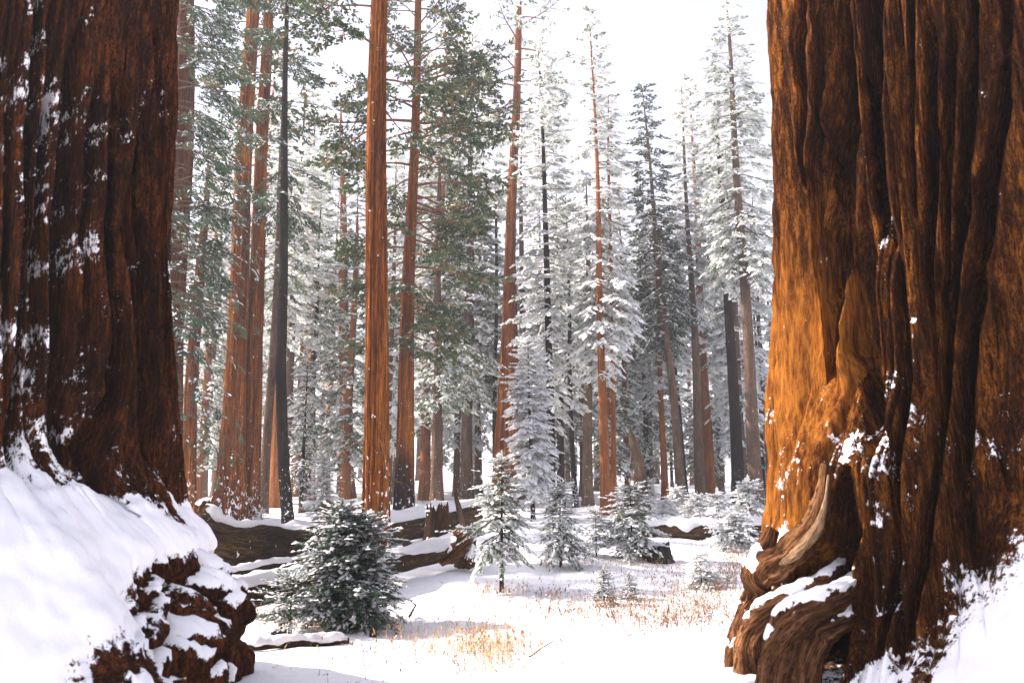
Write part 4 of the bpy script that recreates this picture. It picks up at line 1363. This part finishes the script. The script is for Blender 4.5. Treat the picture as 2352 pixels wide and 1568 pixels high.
def stump(name, label, u, v, top_v, wpx, mat, seed, jag=.3, snow=True, cat='stump', lean=(0, 0)):
    B = gp(u, v)
    dep = B[1]
    H = pt(u, top_v, dep)[2] - B[2]
    R = wpx * dep / F / 2
    root = thing(name, label, cat, B)
    ns, nr = 48, 22
    a = np.arange(ns) * 2 * np.pi / ns
    topj = H * (1 - jag * np.abs(fbm(np.cos(a) * 2.2, np.sin(a) * 2.2, 0, 3, seed)))
    V = []
    for i in range(nr):
        f = i / (nr - 1)
        z = -.08 + (topj + .08) * f
        rr = R * (1 + .35 * np.exp(-f * 5)) * (1 - .12 * f) * (1 + .10 * np.abs(np.sin(a * 7 + fbm(a, f, 0, 2, seed))) + .12 * fbm(np.cos(a) * 3, np.sin(a) * 3, f * 2, 3, seed + 2))
        V.append(np.stack([rr * np.cos(a) + lean[0] * f * H, rr * np.sin(a) + lean[1] * f * H, z], -1))
    for s in (.8, .5, .2):
        zz = topj * .92 * (.9 + .1 * s) + .05 * H * vnoise(np.cos(a) * 4 * s, np.sin(a) * 4 * s, 1, seed)
        V.append(np.stack([V[nr - 1][:, 0] * s + lean[0] * H * (1 - s), V[nr - 1][:, 1] * s + lean[1] * H * (1 - s), zz - .12 * H * jag], -1))
    V = np.array(V)
    me = mesh_np('bole', V.reshape(-1, 3), grid_quads(len(V), ns))
    link('bole', me, M[mat], root)
    if snow:
        b = Buf()
        rng = rg(seed)
        for k in range(16):
            an = rng.uniform(0, 6.28)
            rr = R * rng.uniform(.1, 1.0)
            s = R * rng.uniform(.18, .42)
            c = np.array((rr * math.cos(an) + lean[0] * H * .9, rr * math.sin(an), H * (.88 - jag * .35 * rng.uniform(0, 1))))
            if k > 10:
                c = np.array((R * 1.05 * math.cos(an), R * 1.05 * math.sin(an), H * rng.uniform(.1, .8)))
                s *= .5
            b.add(c + LUMP_V * np.array((s, s, s * .55)) * (1 + rng.normal(0, .12, (len(LUMP_V), 3))), None, LUMP_T)
        link('snow', b.mesh('snow'), M['snowfine'], root, 'stuff')
    return root

stump('broken_stump', 'ragged dark brown broken stump in front of the massive log', 1003, 1256, 1150, 54, 'stump', 3, .35)
stump('charred_stump', 'low jagged charred stump at the foot of the broad snowy sapling', 1508, 1290, 1240, 60, 'char', 5, .6)
stump('charred_stub', 'small black charred stub poking out of the snow by the thin sapling', 640, 1470, 1442, 34, 'char', 7, .4)
stump('charred_stub', 'tiny dark stub at the end of the thin snow-buried log', 850 * .0 + 857, 1462, 1445, 16, 'char', 8, .4, snow=False)

def shard(label, pts, rads, mat, seed, name='broken_snag', snow=True, base=None):
    P0 = np.array(base if base is not None else pts[0])
    root = thing(name, label, 'snag', P0)
    n = 40
    P = curve(pts, n)
    R = np.interp(np.linspace(0, 1, n), np.linspace(0, 1, len(rads)), rads)
    V, Q, T = tube_arr(P, R, 16, fn=lambda t, a: .8 + .35 * np.abs(np.sin(a * 2 + 1 + 2 * t)) + .55 * np.abs(fbm(np.cos(a) * 3, np.sin(a) * 3, t * 4, 3, seed)))
    link('bole', mesh_np('bole', V - P0, Q, T, {'grain': grain_of(P, R, 16)}), M[mat], root)
    return root
s1 = shard('pale S-curved splinter of broken trunk rising from the dark root', [gp(1068, 1300), pt(1066, 1262, 15.2), pt(1074, 1225, 15.3), pt(1060, 1185, 15.4), pt(1047, 1140, 15.4), pt(1043, 1085, 15.4)], [.17, .15, .08, .055, .035, .01], 'wood', 3)
lumpy_root(s1, 'root', [pt(1010, 1290, 14.9), pt(1040, 1268, 15.0), pt(1058, 1240, 15.1), pt(1050, 1212, 15.2)], [.1, .2, .2, .08], 'root', 41)
lumpy_root(s1, 'root', [pt(1075, 1300, 15.0), pt(1082, 1262, 15.2), pt(1090, 1240, 15.4)], [.12, .1, .04], 'root', 43)
shard('leaning broken snag with split pale top behind the broad snowy sapling', [gnd(1478, 34), pt(1470, 1090, 34), pt(1458, 1030, 34), pt(1447, 985, 34)], [.26, .22, .17, .05], 'wood', 9)

# upright snow-capped slab of bark lying by the rounded log
def slab():
    B = gp(930, 1290)
    root = shard('curled upright slab of wood capped with snow beside the broken stump', [B, pt(938, 1262, B[1]), pt(928, 1240, B[1])], [.16, .12, .04], 'wood', 15, 'wood_slab')
    b = Buf()
    rng = rg(3)
    for k in range(12):
        c = pt(905 + 60 * rng.uniform(), 1268 + 14 * rng.uniform(), B[1] - .05)
        s = rng.uniform(.08, .16)
        b.add(c - B + LUMP_V * np.array((s, s, s * .5)), None, LUMP_T)
    link('snow', b.mesh('snow'), M['snowfine'], root, 'stuff')
slab()

# ------------------------------------------------------------------ dry grass, weeds, twigs
def stems(name, label, cat, patches, mat, hmin, hmax, w, seed, heads=.3):
    rng = rg(seed)
    b = Buf()
    for (u, v, du, dv, n) in patches:
        for B in gpv(u + rng.normal(0, du, n), np.clip(v + rng.normal(0, dv, n), 1150, 1600)):
            h = rng.uniform(hmin, hmax)
            az = rng.uniform(0, 6.28)
            bend = rng.uniform(.05, .7)
            hd = np.array((math.cos(az), math.sin(az), 0))
            sv = np.array((math.cos(az + 1.2), math.sin(az + 1.2), 0)) * w * 1.35
            ps = [B + hd * bend * h * (t ** 1.8) + np.array((0, 0, h * (t - .25 * bend * t * t) - .02)) for t in (0, .35, .7, 1)]
            V = []
            for k, q in enumerate(ps):
                s = sv * (1 - .25 * k)
                V += [q - s, q + s]
            b.add(V, [(0, 1, 3, 2), (2, 3, 5, 4), (4, 5, 7, 6)], None, rng.uniform())
            if rng.uniform() < heads:
                for g in range(3):
                    t = rng.uniform(.6, 1.0)
                    q = ps[1] + (ps[3] - ps[1]) * ((t - .35) / .65)
                    d = rng.normal(0, 1, 3) * .035
                    e = np.cross(d, (0, 0, 1.0))
                    e = e / (np.linalg.norm(e) + 1e-9) * .009
                    b.add([q, q + d * .5 + e, q + d, q + d * .5 - e], [(0, 1, 2, 3)], None, rng.uniform())
    o = link(name, b.mesh(name, False), M[mat])
    tag(o, label, cat, kind='stuff')
    return o

stems('dry_grass', 'tan dry grass tufts poking through the snow of the clearing', 'grass',
      [(1130, 1490, 55, 28, 700), (1020, 1500, 90, 30, 260), (1090, 1440, 80, 25, 120), (690, 1445, 45, 10, 150), (600, 1420, 25, 14, 70), (1260, 1300, 14, 5, 50), (1330, 1302, 20, 4, 40), (1110, 1362, 14, 4, 60), (1165, 1360, 20, 4, 60),
       (1500, 1300, 60, 8, 120), (560, 1345, 30, 6, 30), (880, 1440, 40, 8, 60), (950, 1470, 60, 10, 60)], 'grass', .08, .26, .0022, 5)
stems('dry_weeds', 'brown snow-dusted weeds spread over the clearing floor', 'weeds',
      [(1390, 1410, 90, 16, 620), (1250, 1390, 90, 20, 320), (1560, 1425, 90, 18, 500), (1640, 1330, 60, 40, 950), (1690, 1270, 30, 40, 700), (1600, 1380, 60, 20, 350), (1550, 1330, 90, 22, 260), (1330, 1350, 120, 22, 200), (850, 1520, 120, 25, 90), (760, 1425, 60, 8, 60)], 'weed', .06, .22, .002, 6, .5)
stems('dry_grass', 'orange grass stems along the edge of the orange giant and saplings', 'grass',
      [(1690, 1290, 26, 40, 160), (1600, 1410, 70, 14, 160), (1440, 1400, 60, 14, 140), (1400, 1300, 60, 6, 60)], 'grass', .08, .3, .0024, 7)

def bush_snow():
    b = Buf()
    rng = rg(77)
    for (u, v, du, dv, n) in [(1390, 1405, 90, 16, 120), (1560, 1420, 90, 18, 110), (1640, 1330, 60, 36, 150), (1250, 1390, 90, 20, 70), (1550, 1330, 90, 20, 60)]:
        for B in gpv(u + rng.normal(0, du, n), np.clip(v + rng.normal(0, dv, n), 1160, 1600)):
            s = rng.uniform(.008, .022)
            b.add(B + np.array((0, 0, rng.uniform(.01, .12))) + LUMP_V * np.array((s, s, s * .6)) * (1 + rng.normal(0, .15, (len(LUMP_V), 3))), None, LUMP_T)
    o = link('snow_clumps', b.mesh('snow_clumps'), M['snowfine'])
    tag(o, 'small snow clumps caught in the dry weeds', 'snow', kind='stuff')
bush_snow()

def stick(label, pts, r, forks=0, seed=1, mat='twig'):
    root = thing('fallen_branch', label, 'branch', pts[0])
    P = curve(pts, 16)
    V, Q, T = tube_arr(P, np.linspace(r, r * .4, 16), 6, .3, seed)
    link('branch', mesh_np('branch', V - np.array(pts[0]), Q, T), M[mat], root)
    rng = rg(seed)
    for k in range(forks):
        i = rng.integers(4, 14)
        q = P[i]
        d = np.array((rng.uniform(-.2, .25), rng.uniform(-.1, .1), rng.uniform(.02, .12)))
        V, Q, T = tube_arr(np.array([q, q + d * .5, q + d + rng.normal(0, .02, 3)]), [r * .5, r * .4, r * .2], 5)
        link('twig', mesh_np('twig', V - np.array(pts[0]), Q, T), M[mat], root)
    return root
stick('thin forked twig arching over the bright open snow', [gp(1215, 1508), gp(1255, 1492) + (0, 0, .05), gp(1285, 1486) + (0, 0, .08), gp(1318, 1498) + (0, 0, .01)], .008, 3, 3)
stick('short dark forked stick standing in the snow right of the bushy sapling', [gp(940, 1416), gp(948, 1414) + (0, 0, .08), gp(956, 1414) + (0, 0, .17)], .02, 2, 4, 'char')
stick('small snow-dusted twig lying below the weeds', [gp(1440, 1462) + (0, 0, .01), gp(1470, 1456) + (0, 0, .04), gp(1510, 1452) + (0, 0, .015)], .006, 1, 5)

# ------------------------------------------------------------------ haze
def haze():
    x0, x1, y0, y1, z0, z1 = -230, 230, -30, 230, -3, 52
    V = [(x, y, z) for z in (z0, z1) for y in (y0, y1) for x in (x0, x1)]
    Q = [(0, 2, 3, 1), (4, 5, 7, 6), (0, 1, 5, 4), (2, 6, 7, 3), (0, 4, 6, 2), (1, 3, 7, 5)]
    m = bpy.data.materials.new('haze')
    m.use_nodes = True
    n = m.node_tree.nodes
    n.remove(n['Principled BSDF'])
    v = n.new('ShaderNodeVolumePrincipled')
    v.inputs['Color'].default_value = (0.95, 0.96, 1.0, 1)
    v.inputs['Density'].default_value = 0.0013
    v.inputs['Anisotropy'].default_value = 0.2
    m.node_tree.links.new(v.outputs[0], n['Material Output'].inputs['Volume'])
    o = link('haze', mesh_np('haze', V, Q, None, None, False), m)
    tag(o, 'bright thin frosty haze filling the forest air', 'haze', kind='stuff')
haze()
